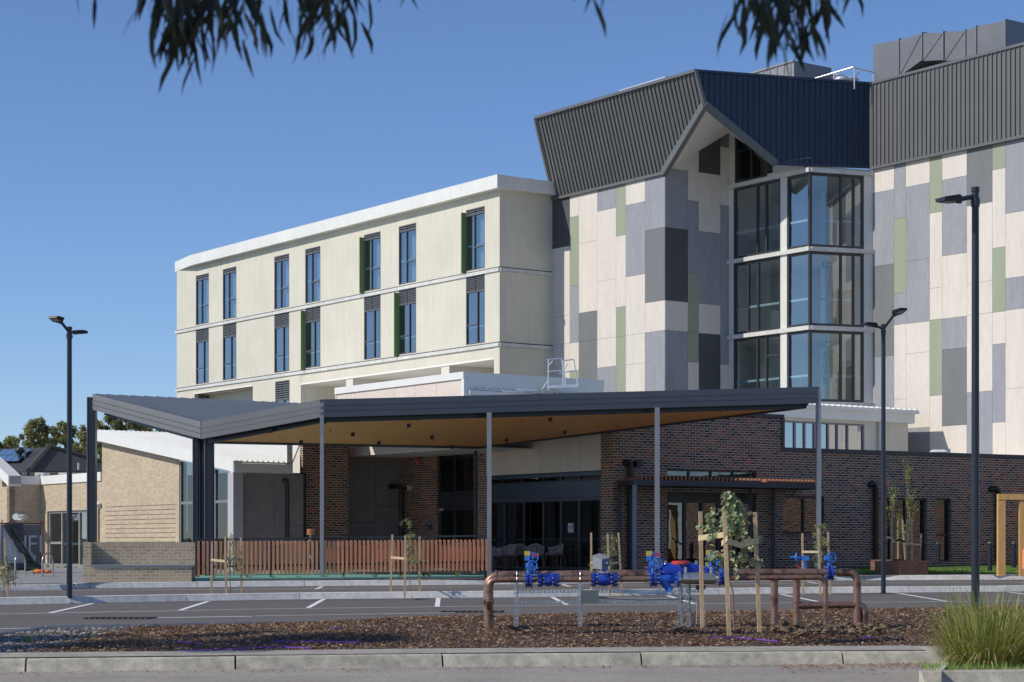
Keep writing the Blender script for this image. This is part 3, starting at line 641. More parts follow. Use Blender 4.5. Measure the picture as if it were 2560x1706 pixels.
def leaf(b, c, d, up, L, Wd, mi=0, bend=.25):
    """one folded leaf along d"""
    d = Vector(d).normalized(); sd = d.cross(Vector(up)); sd = sd.normalized() if sd.length > 1e-3 else Vector((1, 0, 0)); nn = sd.cross(d); c = Vector(c)
    b.add([c, c+d*L*.45+sd*Wd/2+nn*L*.05, c+d*L-nn*L*bend, c+d*L*.45-sd*Wd/2+nn*L*.05], [(0, 1, 2, 3)], mi)
def rdir(): 
    while True:
        v = Vector((random.uniform(-1, 1), random.uniform(-1, 1), random.uniform(-1, 1)))
        if .1 < v.length < 1: return v.normalized()
ps = thing('potted_tree', 'leafy indoor tree in a grey pot behind the lowest bay glass', 'potted plant', IN.p(IN.s(2075), 7.5, .1))
c0 = IN.p(IN.s(2075), 7.52, .1)
b = MB(); b.lathe([(.05, 0), (.26, 0), (.33, .45), (.29, .45), (.29, .38), (.02, .38)], c0, 16); b.build('pot', m_concrete, ps, smooth=True)
b = MB(); b.tube([c0+Vector((0, 0, .3)), c0+Vector((.03, 0, 1.2)), c0+Vector((-.02, 0, 2.0))], [.03, .025, .012], 6); b.build('stem', m_bark, ps)
b = MB()
for i in range(700):
    h = random.uniform(.7, 2.2); r = .38*math.sqrt(random.random())*(1.15-abs(h-1.5)*.6); a = random.uniform(0, 6.28); leaf(b, c0+Vector((r*math.cos(a), r*math.sin(a), h)), rdir(), (0, 0, 1), .13, .06)
b.build('foliage', leafmat('indoor_leaf', (.02, .12, .04), (.07, .28, .09), .2), ps)

# rooftop things
def wallbox(b, W, p0, p1, z0, z1, o0, o1, mi=0): b.wb(W, W.s(p0, o1), W.s(p1, o1), z0, z1, o0, o1, mi)
rd = thing('roof_duct', 'big grey sheet metal air duct stepping along the roof at top right', 'air duct', T3.p(T3.s(2290), 20.4, -2))
OD = -1.6
def dz(px, py): return T3.z(px, py, OD)
b = MB(); zb = 20.3; S = lambda px: T3.s(px, OD)
secs = [(2183, 2247, 112, 100, 206, 192), (2248, 2305, 100, 84, 192, 150), (2308, 2358, 84, 82, 153, 150), (2362, 2413, 80, 78, 153, 148), (2416, 2440, 76, 68, 148, 140), (2443, 2513, 66, 52, 142, 124)]
for p0, p1_, t0, t1, b0, b1 in secs:
    q = [T3.p(S(p0), dz(p0, b0), OD), T3.p(S(p1_), dz(p1_, b1), OD), T3.p(S(p1_), dz(p1_, b1), OD-2.2), T3.p(S(p0), dz(p0, b0), OD-2.2), T3.p(S(p0), dz(p0, t0), OD), T3.p(S(p1_), dz(p1_, t1), OD), T3.p(S(p1_), dz(p1_, t1), OD-2.2), T3.p(S(p0), dz(p0, t0), OD-2.2)]
    b.hexa(q, 0)
    A, B_, C_, D_ = q[0], q[1], q[5], q[4]
    for u_, v_ in ((A, C_), (B_, D_)):
        if p0 in (2248, 2308, 2362): b.bar(u_+T3.n*.01, v_+T3.n*.01, .03, .02, 0)
    b.wb(T3, S(p1_)+.0, S(p1_)+.05, dz(p1_, b1)-.03, dz(p1_, t1)+.06, OD-2.23, OD+.05, 1)
b.wb(T3, S(2180), S(2305), 19.9, dz(2247, 192), OD-2.1, OD-.03, 0)
b.build('duct_run', [m_duct, m_fascia], rd)
RB = Wall(1738, K1.y+4, 15800)
mu = MB(); W_ = Wall(1985, 84.0, -2285)
q = [W_.p(W_.s(1868), 20.0, 0), W_.p(0, 20.0, 0), W_.at(1985, 152), W_.at(1868, 187)]
mu.prism(q, -W_.n*2.2); ribs(mu, q, W_.d, (0, 0, 1), .42, h=.03); mu.bar(q[3], q[2], .1, .08)
tag(mu.build('roof_upstand', mat('light_grey_clad', (.26, .265, .275), .5, .1, var=.05)), 'grey ribbed wedge standing up behind the shaded crown face', 'roof upstand')
b = MB(); W_ = Wall(1663, 84.2, -2285); b.prism([W_.at(1547, 226), W_.at(1663, 191), W_.at(1663, 197), W_.at(1547, 231)], -W_.n*.5); b.prism([W_.at(1560, 228), W_.at(1564, 226), W_.at(1564, 250), W_.at(1560, 252)], -W_.n*.1); b.prism([W_.at(1640, 203), W_.at(1644, 202), W_.at(1644, 225), W_.at(1640, 227)], -W_.n*.1)
tag(b.build('roof_panel', m_alu), 'thin white panel lying along the top edge of the left crown', 'roof panel')
m_cowl = mat('beige_cowl', (.60, .56, .47), .5, var=.06)
for i, (px, py, r, h, lab) in enumerate([(2047, 181, .30, 1.0, 'tall beige flared roof cowl, leftmost behind the railing'), (2068, 190, .30, .8, 'beige roof cowl tucked behind the tall one'), (2093, 192, .30, .8, 'beige roof cowl behind the middle of the railing'), (2126, 199, .30, .7, 'low beige roof cowl at the right of the group')]):
    c = P(px, py, 86+i*.6); t = thing('roof_cowl', lab, 'roof cowl', (c.x, c.y, c.z-h), 'beige cowls on the tower roof'); b = MB()
    b.lathe([(r*.75, -h), (r*.75, -.45), (r*.8, -.25), (r*1.25, -.05), (r*1.28, 0), (r*1.15, .02)], c, 20); b.build('duct', m_cowl, t, smooth=True)
    b = MB(); b.lathe([(r*1.1, .0), (r*1.1, .05), (.02, .09)], c, 20); b.build('cap', m_alu, t)
c = P(2105, 196, 83.5); b = MB(); b.lathe([(.14, -.5), (.14, -.12), (.36, -.10), (.30, .02), (.05, .1)], c, 16); tag(b.build('roof_vent', m_alu, smooth=True), 'small silver mushroom vent in front of the beige cowls', 'roof vent')
b = MB(); r0, r1, r2 = P(2030, 199, 82.3), P(2131, 169, 81.4), P(2184, 181, 82.6)
b.tube([r0, r1, r2], .035, 8); 
for p in (r0.lerp(r1, .55), r1+Vector((.08, 0, 0)), r2): b.tube([p, (p.x, p.y, 20.3)], .03, 8)
b.tube([r1+Vector((.3, .1, -.1)), r1+Vector((.1, 0, -.5))], .02, 6); tag(b.build('roof_railing', m_alu), 'silver guard railing on the roof beside the big grey duct', 'railing')

# ================================================================ annex
A = Wall(2270, 78.6, 8231)
an = thing('annex', 'low cream annex with white eave and strip window above the brick wall', 'building', (A.p(-3, 0).x, A.p(-3, 0).y, 0)); a0 = A.s(1860)
wa = (A.s(1955), A.s(2161), A.z(2158, 1135), A.z(2158, 1061))
b = MB(); holes(b, A, a0, 0, 4.2, 6.6, [wa]); b.wb(A, -.2, 0, 4.2, 6.6, -5, -.25); b.build('wall', m_siding, an)
b = MB(); b.wb(A, a0, .12, 6.45, 6.86, -.1, .25); b.wb(A, a0, .2, 6.82, 6.93, .2, .42); b.build('fascia', m_white, an)
b = MB(); b.prism([A.p(a0, 6.93, .35), A.p(.2, 6.93, .35), A.p(.2, 7.1, -6), A.p(a0, 7.1, -6)], (0, 0, .03))
x = a0+.1
while x < .2: b.bar(A.p(x, 6.99, .38), A.p(x, 7.15, -6), .05, .06); x += .30
b.build('roof', m_whiteroof, an)
window(an, A, *wa, cols=(30, 25, 25, 35, 24, 27, 40), fw=.07, gm=glass('annex_glass', (.4, .45, .5), .38), dp=2.0, fm=m_fascia)
b = MB(); c = A.p(A.s(2196), 0, .12); b.tube([(c.x, c.y, 4.6), (c.x, c.y, 6.5)], .085, 10); tag(b.build('downpipe', m_pvc, an))

# ================================================================ brick wing
B1 = Wall(1534, 64.6, 9611); E = Wall(1502, 65.1, -2285); s1953 = B1.s(1953)
bw = thing('brick_wing', 'single storey wing of dark red brick with black framed doors and windows', 'building', (B1.p(8, 0).x, B1.p(8, 0).y, 0))
zb = .3; send = B1.s(2615); Z1, Z2 = 6.0, 4.86
H1 = [(B1.s(1667), B1.s(1890), .86, B1.z(1780, 1232)), (B1.s(1667), B1.s(1892), B1.z(1780, 1195), B1.z(1780, 1176)), (B1.s(1957), B1.s(2061), B1.z(2010, 1335), B1.z(2010, 1240)), (B1.s(2188), B1.s(2317), 1.05, B1.z(2250, 1245)), (B1.s(2340), B1.s(2378), 1.05, B1.z(2360, 1246))]
b = MB(); holes(b, B1, 0, s1953, zb, Z1, [h for h in H1 if h[1] < s1953]); holes(b, B1, s1953, send, zb, Z2, [h for h in H1 if h[0] > s1953])
pE = E.s(1534, 0); b.wb(E, E.s(1502), -(E.o-B1.o).dot(E.d), zb, Z1, -.3, 0)
q7, q9 = E.s(1007), E.s(1090)
b.build('wall', m_redbrick, bw)
for u0, u1 in ((q7, q9), (E.s(1188), E.s(1216))): b = MB(); b.wb(E, u0, u1, zb, 6.2, -.3, 0); b.build('brick_pier', m_redbrick, bw)
QP = Wall(845, 72.2, 8231); b = MB(); b.wb(QP, QP.s(757), QP.s(870), zb, 6.6, -.12, 0); b.wb(QP, QP.s(870)-.3, QP.s(870), zb, 6.6, -3, -.12); b.build('brick_pier', m_redbrick, bw)
e0 = B1.p(send, 0); RW = Wall(2615, e0.y, p1=(e0.x+16, e0.y-22)); b = MB(); b.wb(RW, 0, 26, zb, Z2, -.3, 0); b.build('return_wall', m_redbrick, bw)
b = MB(); b.wb(RW, -.1, 26, Z2, Z2+.14, -.4, .05); b.build('parapet_cap', m_joint, bw)
b = MB(); b.wb(B1, -.04, s1953+.1, Z1, Z1+.12, -.4, .05); b.wb(B1, s1953, s1953+.12, Z2, Z1, -.4, .05); b.wb(B1, s1953+.1, send, Z2, Z2+.14, -.4, .05); b.build('parapet_cap', mat('bronze_cap', (.045, .038, .036), .4, var=.05), bw)
b = MB(); b.wb(B1, s1953, send, Z2-.4, Z2-.3, -9, -.3); b.wb(B1, 0, s1953, Z1-.5, Z1-.4, -7, -.3); b.build('roof', m_whiteroof, bw)
m_gbr = glass('brick_wing_glass', (.35, .42, .48), .10)
m_bronze = mat('bronze_frame', (.035, .032, .030), .4, var=.05)
window(bw, B1, H1[0][0], H1[0][1], .87, B1.z(1780, 1250), (1, 1, 1, 1, 1), None, fw=.11, gm=m_gbr, dp=3, o=-.08, name='folding_door', fm=m_bronze, film=.37)
b = MB(); b.wb(B1, H1[0][0], H1[0][1], B1.z(1780, 1250), H1[0][3], -.2, -.06); b.build('door_head', m_bronze, bw)
window(bw, B1, *H1[1], cols=(1, 1, 1, 1), fw=.05, gm=m_gbr, dp=1, o=-.06, fm=m_bronze)
window(bw, B1, *H1[2], cols=(1, .8), fw=.08, gm=m_gbr, dp=2, o=-.1, fm=m_bronze)
window(bw, B1, *H1[3], cols=(1, 1, 1.1), fw=.08, gm=m_gbr, dp=2, o=-.12, fm=m_bronze)
window(bw, B1, *H1[4], cols=(1,), trans={0: [.42]}, fw=.07, gm=m_gbr, dp=1, o=-.12, fm=m_bronze)
b = MB(); b.wb(B1, H1[2][0]-.05, H1[2][1]+.05, H1[2][2]-.12, H1[2][2], -.05, .03)
b.build('window_sill', brick('sill_brick', REDS, (.36, .31, .28), w=.086, h=.3, ms=.017), bw)
# entrance glazing between the brick piers
g0, g1 = E.s(1216), E.s(1502); ztop = E.z(1400, 1181)
m_tint = mat('blue_grey_spandrel', (.055, .075, .095), .35, var=.04)
window(bw, E, g0, g1, E.z(1400, 1206), ztop, (35, 52, 52, 46, 45, 50), fw=.06, gm=m_gdark, dp=3, o=-.05)
b = MB(); b.wb(E, g0, g1, E.z(1400, 1245), E.z(1400, 1206)-.003, -.3, -.02); b.wb(E, g0, g1, 3.95, 4.05, -.3, .03); b.build('door_head', m_tint, bw)
window(bw, E, g0, g1, .84, E.z(1400, 1247), (42, 51, 51, 45, 45, 52), fw=.09, gm=m_gdark, dp=5, o=-.05, name='sliding_door', fm=mat('blue_frame', (.05, .062, .08), .4), film=.40, cur=[(.02, .2)])
b = MB(); zc = ztop+.003; n = 6
for i in range(n):
    a = g0+(g1-g0)*i/n; c = g0+(g1-g0)*(i+1)/n; b.wb(E, a+.006, c-.006, zc, 6.2, -.1, 0)
b.wb(E, g0, g1, zc, 6.2, -.3, -.1, 1); b.build('panel', [mat('entry_panel', (.80, .68, .56), .7, var=.04), m_joint], bw)
t0, t1 = E.s(1090), E.s(1188)
window(bw, E, t0, t1, .84, E.z(1140, 1268), (36, 52), fw=.12, gm=m_gdark, dp=3, o=-.1, name='glass_door')
b = MB(); b.wb(E, t0, t1, E.z(1140, 1268), E.z(1140, 1236), -.3, -.08); b.build('door_head', m_darkfr, bw)
window(bw, E, t0, t1, E.z(1140, 1235), 5.3, (36, 52), fw=.09, gm=m_gdark, dp=3, o=-.1)
# charcoal recess
D = Wall(1007, E.Y(1007)-.02, 8231); d0 = D.s(868); dm = D.s(938)
b = MB(); b.wb(D, d0, dm-.008, D.z(900, 1306)+.01, 5.2, -.1, 0); b.wb(D, d0, dm-.008, zb, D.z(900, 1306)-.01, -.1, 0); b.wb(D, dm+.008, .0, D.z(970, 1265.5)+.01, 5.2, -.1, 0); b.wb(D, dm+.008, .0, zb, D.z(970, 1265.5)-.01, -.1, 0); b.wb(D, d0, 0, zb, 5.2, -.2, -.06, 1)
b.build('panel', [m_dkpanel, m_joint], bw)
# entrance box with cream panels
Fp = Wall(856, 73.9, -2285)
eb = thing('entry_box', 'flat roofed box of cream panels with white capping above the entrance', 'building', (Fp.o.x+3, Fp.o.y-3, 4.9))
f0, f1 = Fp.s(841), Fp.s(1157); fb = Fp.s(856); ft = 7.28; b = MB()
edges = [f0]+[Fp.s(p) for p in (888, 937, 987, 1038, 1091)]+[f1]
for a, c in zip(edges, edges[1:]): b.wb(Fp, a+.006, c-.006, 6.2, ft, -.06, 0)
edges[0] = fb; fz = Fp.s(1190); edges2 = edges[:-1]+[Fp.s(1140), fz]
for a, c in zip(edges2, edges2[1:]): b.wb(Fp, a+.006, c-.006, 4.96, 6.19, -.06, 0)
b.wb(Fp, f0+.01, f1-.01, 5.5, ft, -.2, -.04, 1); b.wb(Fp, fb+.01, fz-.01, 4.97, 5.5, -.2, -.04, 1)
b.wb(Fp, f1, f1+.10, 6.2, ft, -6, .01, 2)
b.build('panel', [mat('box_panel', (.66, .57, .49), .75, var=.05, sc2=8), m_joint, m_white], eb)
b = MB(); b.wb(Fp, f0-.04, f1+.12, ft, ft+.24, -6, .06); b.wb(Fp, f1-.02, f1+.14, 6.2, ft, -.3, .05); b.wb(Fp, f0-.02, f0+.05, 6.2, ft, -.3, .03); b.build('capping', m_white, eb)
b = MB(); b.prism([Fp.p(fb, 4.93, 0), Fp.p(fz, 4.93, 0), Fp.p(fz, 4.93, -3.9), Fp.p(fb, 4.93, -3.9)], (0, 0, .03)); b.build('soffit', m_soffit, eb)
# white roof to the right of the box
WR = Wall(1157, Fp.Y(1157)+.05, 8231); r1 = WR.s(1452)
wr = thing('metal_roof', 'white ribbed metal roof running right from the cream entrance box', 'roof', WR.p(r1/2, 6.5)); b = MB()
b.prism([WR.p(.1, 6.92, .25), WR.p(r1, 6.92, .25), WR.p(r1, 7.02, -8), WR.p(.1, 7.02, -8)], (0, 0, .03)); x = .2
while x < r1: b.bar(WR.p(x, 6.97, .25), WR.p(x, 7.08, -8), .05, .05); x += .3
b.build('sheet', m_whiteroof, wr); b = MB(); b.wb(WR, .1, r1, 6.75, 6.9, .15, .27); b.wb(WR, .1, r1, 5.9, 6.75, -.2, 0); b.build('gutter', m_white, wr)

# ================================================================ cream brick building on the left
L = Wall(602, 69.0, -2285); L.zb = .6
cb = thing('community_building', 'low building of cream brick with steep white roof and tall glazing', 'building', (L.p(-8, 0).x, L.p(-8, 0).y, 0))
s255, s448, s103 = L.s(255), L.s(448), L.s(103)
Zr = lambda s_: HC+(HY-1179)/FX*69.0+(-s_)*(L.z(255, 1101)-L.z(602, 1179))/(-s255)     # underside of the sloping fascia
def sw(b, a, c, lo, o0, o1, mi=0):
    b.hexa([L.p(a, lo, o1), L.p(c, lo, o1), L.p(c, lo, o0), L.p(a, lo, o0), L.p(a, Zr(a), o1), L.p(c, Zr(c), o1), L.p(c, Zr(c), o0), L.p(a, Zr(a), o0)], mi)
b = MB(); sw(b, s255, s448, .5, -.3, 0)
hd = (L.s(118), L.s(226), .62, L.z(170, 1277)); zt_ = L.z(180, 1206); holes(b, L, s103, s255, .5, zt_, [hd])
N_ = Wall(103, L.Y(103), 8231); n23 = N_.s(23); b.wb(N_, n23, -.0, .5, zt_, -.25, 0)
M_ = Wall(23, N_.Y(23), -2285); m0 = M_.s(-80)
for i in range(6):
    a = m0+(0-m0)*i/6; c = m0+(0-m0)*(i+1)/6; k = (5.2-zt_+.25)/(M_.s(-80)); b.wb(M_, a, c, .5, zt_-.3+.45*(-(a+c)/2)*1.0, -.25, 0)
b.build('wall', m_tanbrick, cb)
b = MB(); b.wb(L, s103-.1, s255-.02, zt_-.02, zt_+.33, -.35, .06); b.wb(N_, n23, .05, zt_-.02, zt_+.33, -.35, .06)
b.hexa([M_.p(m0, zt_+.45*(-m0)-.4, .06), M_.p(.06, zt_-.1, .06), M_.p(.06, zt_-.1, -.5), M_.p(m0, zt_+.45*(-m0)-.4, -.5), M_.p(m0, zt_+.45*(-m0)+.0, .06), M_.p(.06, zt_+.33, .06), M_.p(.06, zt_+.33, -.5), M_.p(m0, zt_+.45*(-m0)+.0, -.5)])
b.build('parapet_cap', m_white, cb)
th = .36; b = MB(); o1 = .35
def rz(s_): return Zr(s_)+th
pa, pb = L.p(s255-.2, rz(s255-.2), o1), L.p(.15, rz(.15), o1); dirn = A.d
pc = pb+dirn*N_.s(757)*0; PCW = Wall(605, 69.0, 8231); lc = PCW.s(757)-.1; pc = Vector((pb.x, pb.y, pb.z))+Vector((A.d.x, A.d.y, 0))*lc; pd = pa+Vector((A.d.x, A.d.y, 0))*9.5
b.prism([pa, pb, pc, pd], (0, 0, -.05))
sdv = (pb-pa)
for i in range(46):
    f = (i+.5)/46; a = pa+(pd-pa)*f; e_ = a+sdv*1.0
    if f > lc/9.5: e_ = a+sdv*(1.0-(f-lc/9.5)*.0); 
    e_ = a+sdv if f < lc/9.5 else a+sdv*((1-f)/(1-lc/9.5))
    b.bar(a+Vector((0, 0, .02)), e_+Vector((0, 0, .02)), .05, .05)
b.build('roof', m_whiteroof, cb)
b = MB(); b.hexa([L.p(s255-.2, Zr(s255-.2), o1-.3), L.p(.15, Zr(.15), o1-.3), L.p(.15, Zr(.15), o1+.02), L.p(s255-.2, Zr(s255-.2), o1+.02), L.p(s255-.2, rz(s255-.2)+.02, o1-.3), L.p(.15, rz(.15)+.02, o1-.3), L.p(.15, rz(.15)+.02, o1+.02), L.p(s255-.2, rz(s255-.2)+.02, o1+.02)])
q = L.p(.15, 0, o1); b.wb(L, s255-.22, s255-.16, Zr(s255)-.1, rz(s255)+.05, -3, o1+.05)
zf = Zr(.15)
qa = Vector((q.x, q.y, 0)); dd = Vector((A.d.x, A.d.y, 0)); nn = Vector((A.n.x, A.n.y, 0))
def dbox(b, x0, x1, y0, y1, z0, z1, mi=0):     # x along dd, y along outward nn
    b.hexa([qa+dd*x0+nn*y1+Vector((0, 0, z0)), qa+dd*x1+nn*y1+Vector((0, 0, z0)), qa+dd*x1+nn*y0+Vector((0, 0, z0)), qa+dd*x0+nn*y0+Vector((0, 0, z0)), qa+dd*x0+nn*y1+Vector((0, 0, z1)), qa+dd*x1+nn*y1+Vector((0, 0, z1)), qa+dd*x1+nn*y0+Vector((0, 0, z1)), qa+dd*x0+nn*y0+Vector((0, 0, z1))], mi)
dbox(b, 0, lc, -.3, .02, zf-.02, zf+.30); dbox(b, lc-.22, lc+.0, -.1, .0, zf+.30, zf+1.75); b.build('fascia', m_white, cb)
b = MB(); dbox(b, .38, 1.75-.006, -.36, -.26, 1.1+.62, zf-.02); dbox(b, .38, 1.75-.006, -.36, -.26, .5, 1.71); dbox(b, 1.75+.006, lc+.58, -.36, -.26, 2.35, zf-.02); dbox(b, 1.75+.006, lc+.58, -.36, -.26, .5, 2.34); dbox(b, .38, lc+.58, -.45, -.33, .5, zf, 1); b.build('panel', [m_dkpanel, m_joint], cb)
b = MB(); dbox(b, .0, .38, -.45, -.04, .5, zf-.02); b.build('pier', mat('render_pier', (.42, .42, .43), .7, var=.05), cb)
# tall glazing under the sloping roof
b = MB(); fm = m_fascia; ed = [L.s(p) for p in (450, 481, 508, 536, 569, 600)]
for e_ in ed: sw(b, e_-.035, e_+.035, .6, -.15, -.02)
zm = L.z(560, 1254); b.wb(L, ed[0], ed[-1], zm-.05, zm+.05, -.14, -.025); b.wb(L, ed[0], ed[-1], .6, .72, -.14, -.025)
b.hexa([L.p(ed[0], Zr(ed[0])-.12, .02), L.p(ed[-1], Zr(ed[-1])-.12, .02), L.p(ed[-1], Zr(ed[-1])-.12, -.2), L.p(ed[0], Zr(ed[0])-.12, -.2), L.p(ed[0], Zr(ed[0]), .02), L.p(ed[-1], Zr(ed[-1]), .02), L.p(ed[-1], Zr(ed[-1]), -.2), L.p(ed[0], Zr(ed[0]), -.2)], 1)
room(b, L, ed[0], ed[-1]-.3, .6, Zr(ed[-1]), -.3, 2.5, 2); wn = b.build('window', [fm, m_alu, m_room], cb)
b = MB(); b.poly([L.p(ed[0], .7, -.07), L.p(ed[-1], .7, -.07), L.p(ed[-1], Zr(ed[-1]), -.07), L.p(ed[0], Zr(ed[0]), -.07)]); b.build('pane', m_gdark, wn)
window(cb, L, *hd, cols=(28, 40, 28), trans={0: [.46]}, fw=.09, gm=m_gwin, dp=3, o=-.08, name='glass_door', fm=mat('pale_frame', (.30, .29, .27), .45), film=.42)
# dark strips painted as the shadow lines of projecting brick courses
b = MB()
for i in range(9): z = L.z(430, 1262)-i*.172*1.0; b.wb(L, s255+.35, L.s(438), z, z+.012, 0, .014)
b.build('rib_shadow_line', mat('rib_shadow', (.10, .075, .05), .9), cb)
def gpipe(name, label, pts, r, m, n=10, group=None, parent=None, cat='pipe'):
    b = MB(); b.tube(pts, r, n); o = b.build(name, m, parent, smooth=True)
    if parent is None: tag(o, label, cat, group)
    return o
q1 = L.p(L.s(246), 0, .16); q2 = L.p(L.s(253), 0, .16); zt2 = L.z(246, 1262)
gpipe('downpipe', 'white pipe hooking over at its top on the cream brick wall', [(q1.x, q1.y, .8), (q1.x, q1.y, zt2-.15), (q1.x+.03, q1.y, zt2), (q1.x+.12, q1.y+.02, zt2+.05), (q2.x+.05, q2.y+.05, zt2), (q2.x+.05, q2.y+.2, zt2-.1)], .09, m_pvc)
for px, lab in ((46, 'stubby white vent elbow on the shaded cream brick, left one'), (60, 'white vent elbow bending down beside the stubby one')):
    c = N_.at(px, 1294, .1); gpipe('wall_vent', lab, [c+Vector((0, .3, 0)), c, c+Vector((-.08, -.25, -.02)), c+Vector((-.08, -.3, -.15))] if px == 60 else [c+Vector((0, .3, 0)), c+Vector((-.05, -.25, .02))], .14, m_pvc, 14, 'vents on the shaded brick')
# charcoal pipes and round vents
def hook(label, W, px, py0, py1, r, m, dx=-.14, o=.12):
    s_ = W.s(px); z1 = W.z(px, py0); z0 = W.z(px, py1)
    return gpipe('vent_pipe', label, [W.p(s_+dx, z1-.05, -.1), W.p(s_+dx, z1-.03, o*.6), W.p(s_+dx*.7, z1, o), W.p(s_+dx*.2, z1-.03, o), W.p(s_, z1-.16, o), W.p(s_, z0, o)], r, m, 10, 'hooked vent pipes on the walls')
def knob(label, W, px, py, r, m, o=.25):
    c = W.at(px, py, -.1); b = MB(); b.tube([c, c+W.n*(o+.1)], r, 16); return tag(b.build('round_vent', m), label, 'vent', 'round vents on the walls')
hook('charcoal hooked pipe on the grey panel wall left of the brick pier', PCW, 722, 1201, 1352, .075, m_darkfr, o=-.12)
hook('dark hooked pipe at the right of the charcoal recess', D, 999, 1215, 1380, .075, m_darkfr)
hook('black hooked pipe rising behind the slatted porch', B1, 1572, 1156, 1425, .11, m_black)
hook('black hooked pipe on brick just left of the middle lamp post', B1, 2184, 1210, 1405, .095, m_black, dx=-.2)
hook('black hooked pipe beside the yellow timber frame', B1, 2490, 1222, 1402, .10, m_black, dx=-.3)
PW = Wall(605, 69.6, 8231)
knob('round dark vent on the grey panel wall', PW, 679, 1200, .10, m_darkfr, .1); knob('round dark vent in the charcoal recess', D, 972, 1217, .10, m_black); knob('round black vent on brick above the slatted porch', B1, 1583, 1160, .11, m_black)
c = E.at(1190, 1118, .45); gpipe('downpipe', 'dark downpipe dropping from the back corner of the canopy', [(c.x, c.y-1.0, c.z), (c.x, c.y-1.0, .8)], .07, m_darkfr)
# alarm, camera, intercom on the brick by the glass door
t = thing('alarm_beacon', 'red alarm beacon high on the brick beside the glass door', 'alarm', E.at(1045, 1152, 0)); c = E.at(1045, 1151, .08); b = MB(); b.lathe([(.10, 0), (.10, .06), (.02, .1)], c, 14); b.box(c.x-.1, c.x+.1, c.y-.04, c.y+.1, c.z-.03, c.z+.02); b.build('base', m_red, t); b = MB(); b.lathe([(.06, -.16), (.08, -.04)], c, 12); b.build('lamp', mat('red_lens', (.7, .12, .12), .2), t)
t = thing('security_camera', 'white security camera on the brick left of the glass door', 'camera', E.at(1021, 1220, 0)); c = E.at(1021, 1220, .12); b = MB(); b.tube([c+E.n*-.14, c], .09, 14); b.ell(c, .1, .1, .1); b.build('housing', m_pvc, t, smooth=True); b = MB(); b.tube([c+Vector((-.07, -.06, 0)), c+Vector((-.11, -.10, -.01))], .05, 12); b.build('lens', m_black, t)
c = E.at(1074, 1313, .05); b = MB(); b.box(c.x-.07, c.x+.07, c.y-.05, c.y+.05, c.z-.16, c.z+.16); b.box(c.x-.05, c.x+.05, c.y-.07, c.y-.05, c.z+.02, c.z+.12, 1); tag(b.build('intercom', [m_black, m_steel]), 'black intercom box on the brick beside the glass door', 'intercom')
# safety notice on the sliding door
ns = E.s(1421); nz = E.z(1421, 1317); t = thing('door_sign', 'small white notice stuck on the dark sliding door', 'sign', E.p(ns, nz-.2, -.1)); b = MB(); b.wb(E, ns-.14, ns+.14, nz-.13, nz+.11, -.109, -.09, 0); b.wb(E, ns-.14, ns+.14, nz-.2, nz-.135, -.109, -.09, 0); b.build('panel', m_sw, t)
m_sblue = mat('sign_blue', (.03, .08, .35), .5, var=0); b = MB(); b.wb(E, ns+.0, ns+.12, nz-.07, nz+.08, -.09, -.088, 0); b.tube([E.p(ns-.08, nz+.05, -.09), E.p(ns-.08, nz+.05, -.085)], .02, 8, 1); b.wb(E, ns-.10, ns-.06, nz-.07, nz+.03, -.09, -.087, 1); b.wb(E, ns-.12, ns-.03, nz-.035, nz-.02, -.09, -.086, 1)
b.tube([E.p(ns+.055, nz+.04, -.087), E.p(ns+.055, nz+.04, -.083)], .016, 8, 2); b.wb(E, ns+.045, ns+.065, nz-.03, nz+.03, -.087, -.084, 2); b.wb(E, ns+.045, ns+.09, nz-.04, nz-.025, -.087, -.084, 2); b.build('symbol', [m_sblue, m_black, m_sw], t)
b = MB(); b.wb(E, ns-.12, ns+.12, nz-.165, nz-.15, -.09, -.088); b.wb(E, ns-.10, ns+.08, nz-.19, nz-.175, -.09, -.088); b.wb(E, ns-.12, ns+.12, nz-.105, nz-.09, -.09, -.088); b.build('writing', m_black, t)

# ================================================================ canopy
CW = lambda px, py, Y: P(px, py, Y)
Bp, Cp, Rp, Ep, Ap = CW(506, 1057, 58.6), CW(803, 1002, 56.9), CW(2046, 970, 61.8), CW(1195, 1090, 66.0), CW(236, 988, 64.0)
FH = .48
ca = thing('entrance_canopy', 'large angular canopy with folded grey metal roof and timber lined underside', 'canopy', (2, 60, gz(60)))
nrm = (Ep-Bp).cross(Ap-Bp); nrm = nrm if nrm.z > 0 else -nrm
def hitp(px, py):
    d = Vector(((px-1280)/FX, 1, (HY-py)/FX)); o = Vector((0, 0, HC)); t = (Bp-o).dot(nrm)/d.dot(nrm); return o+d*t
D1 = hitp(690, 1011); Dp = Ap+(D1-Ap)*1.62+Vector((-.3, .6, .05))
b = MB(); dn = Vector((0, 0, -.06)); b.prism([Ap, Bp, Ep, Ep+(D1-Ap)*.9, Dp], dn); uu = (Ep-Bp).normalized(); vv_ = (uu.cross(nrm.normalized())).normalized()  # this fold is extended out of view at the back to block a sun patch
ul = Vector((1, .12, 0)); ul = (ul-nrm.normalized()*ul.dot(nrm.normalized())).normalized(); ov_ = nrm.normalized().cross(ul).normalized(); ribs(b, [Ap+Vector((0, 0, .01)), Dp+Vector((0, 0, .01)), Ep+Vector((0, 0, .01)), Bp+Vector((0, 0, .01))], ov_*1, -ul if ov_.cross(-ul).z > 0 else ul, .34, w=.05, h=.045)
b.prism([Bp, Cp, Ep], dn); b.prism([Cp, Rp, Ep], dn); bv = Vector((.2, 4.6, .42)); b.prism([Ep, Ep.lerp(Rp, .5), Ep.lerp(Rp, .5)+Vector((.6, 1.6, .2)), Ep+bv], dn); b.build('roof', mat('canopy_roof', (.30, .31, .33), .35, .0, var=.05), ca)  # last piece: unseen sheet added to keep sun off the entry panels
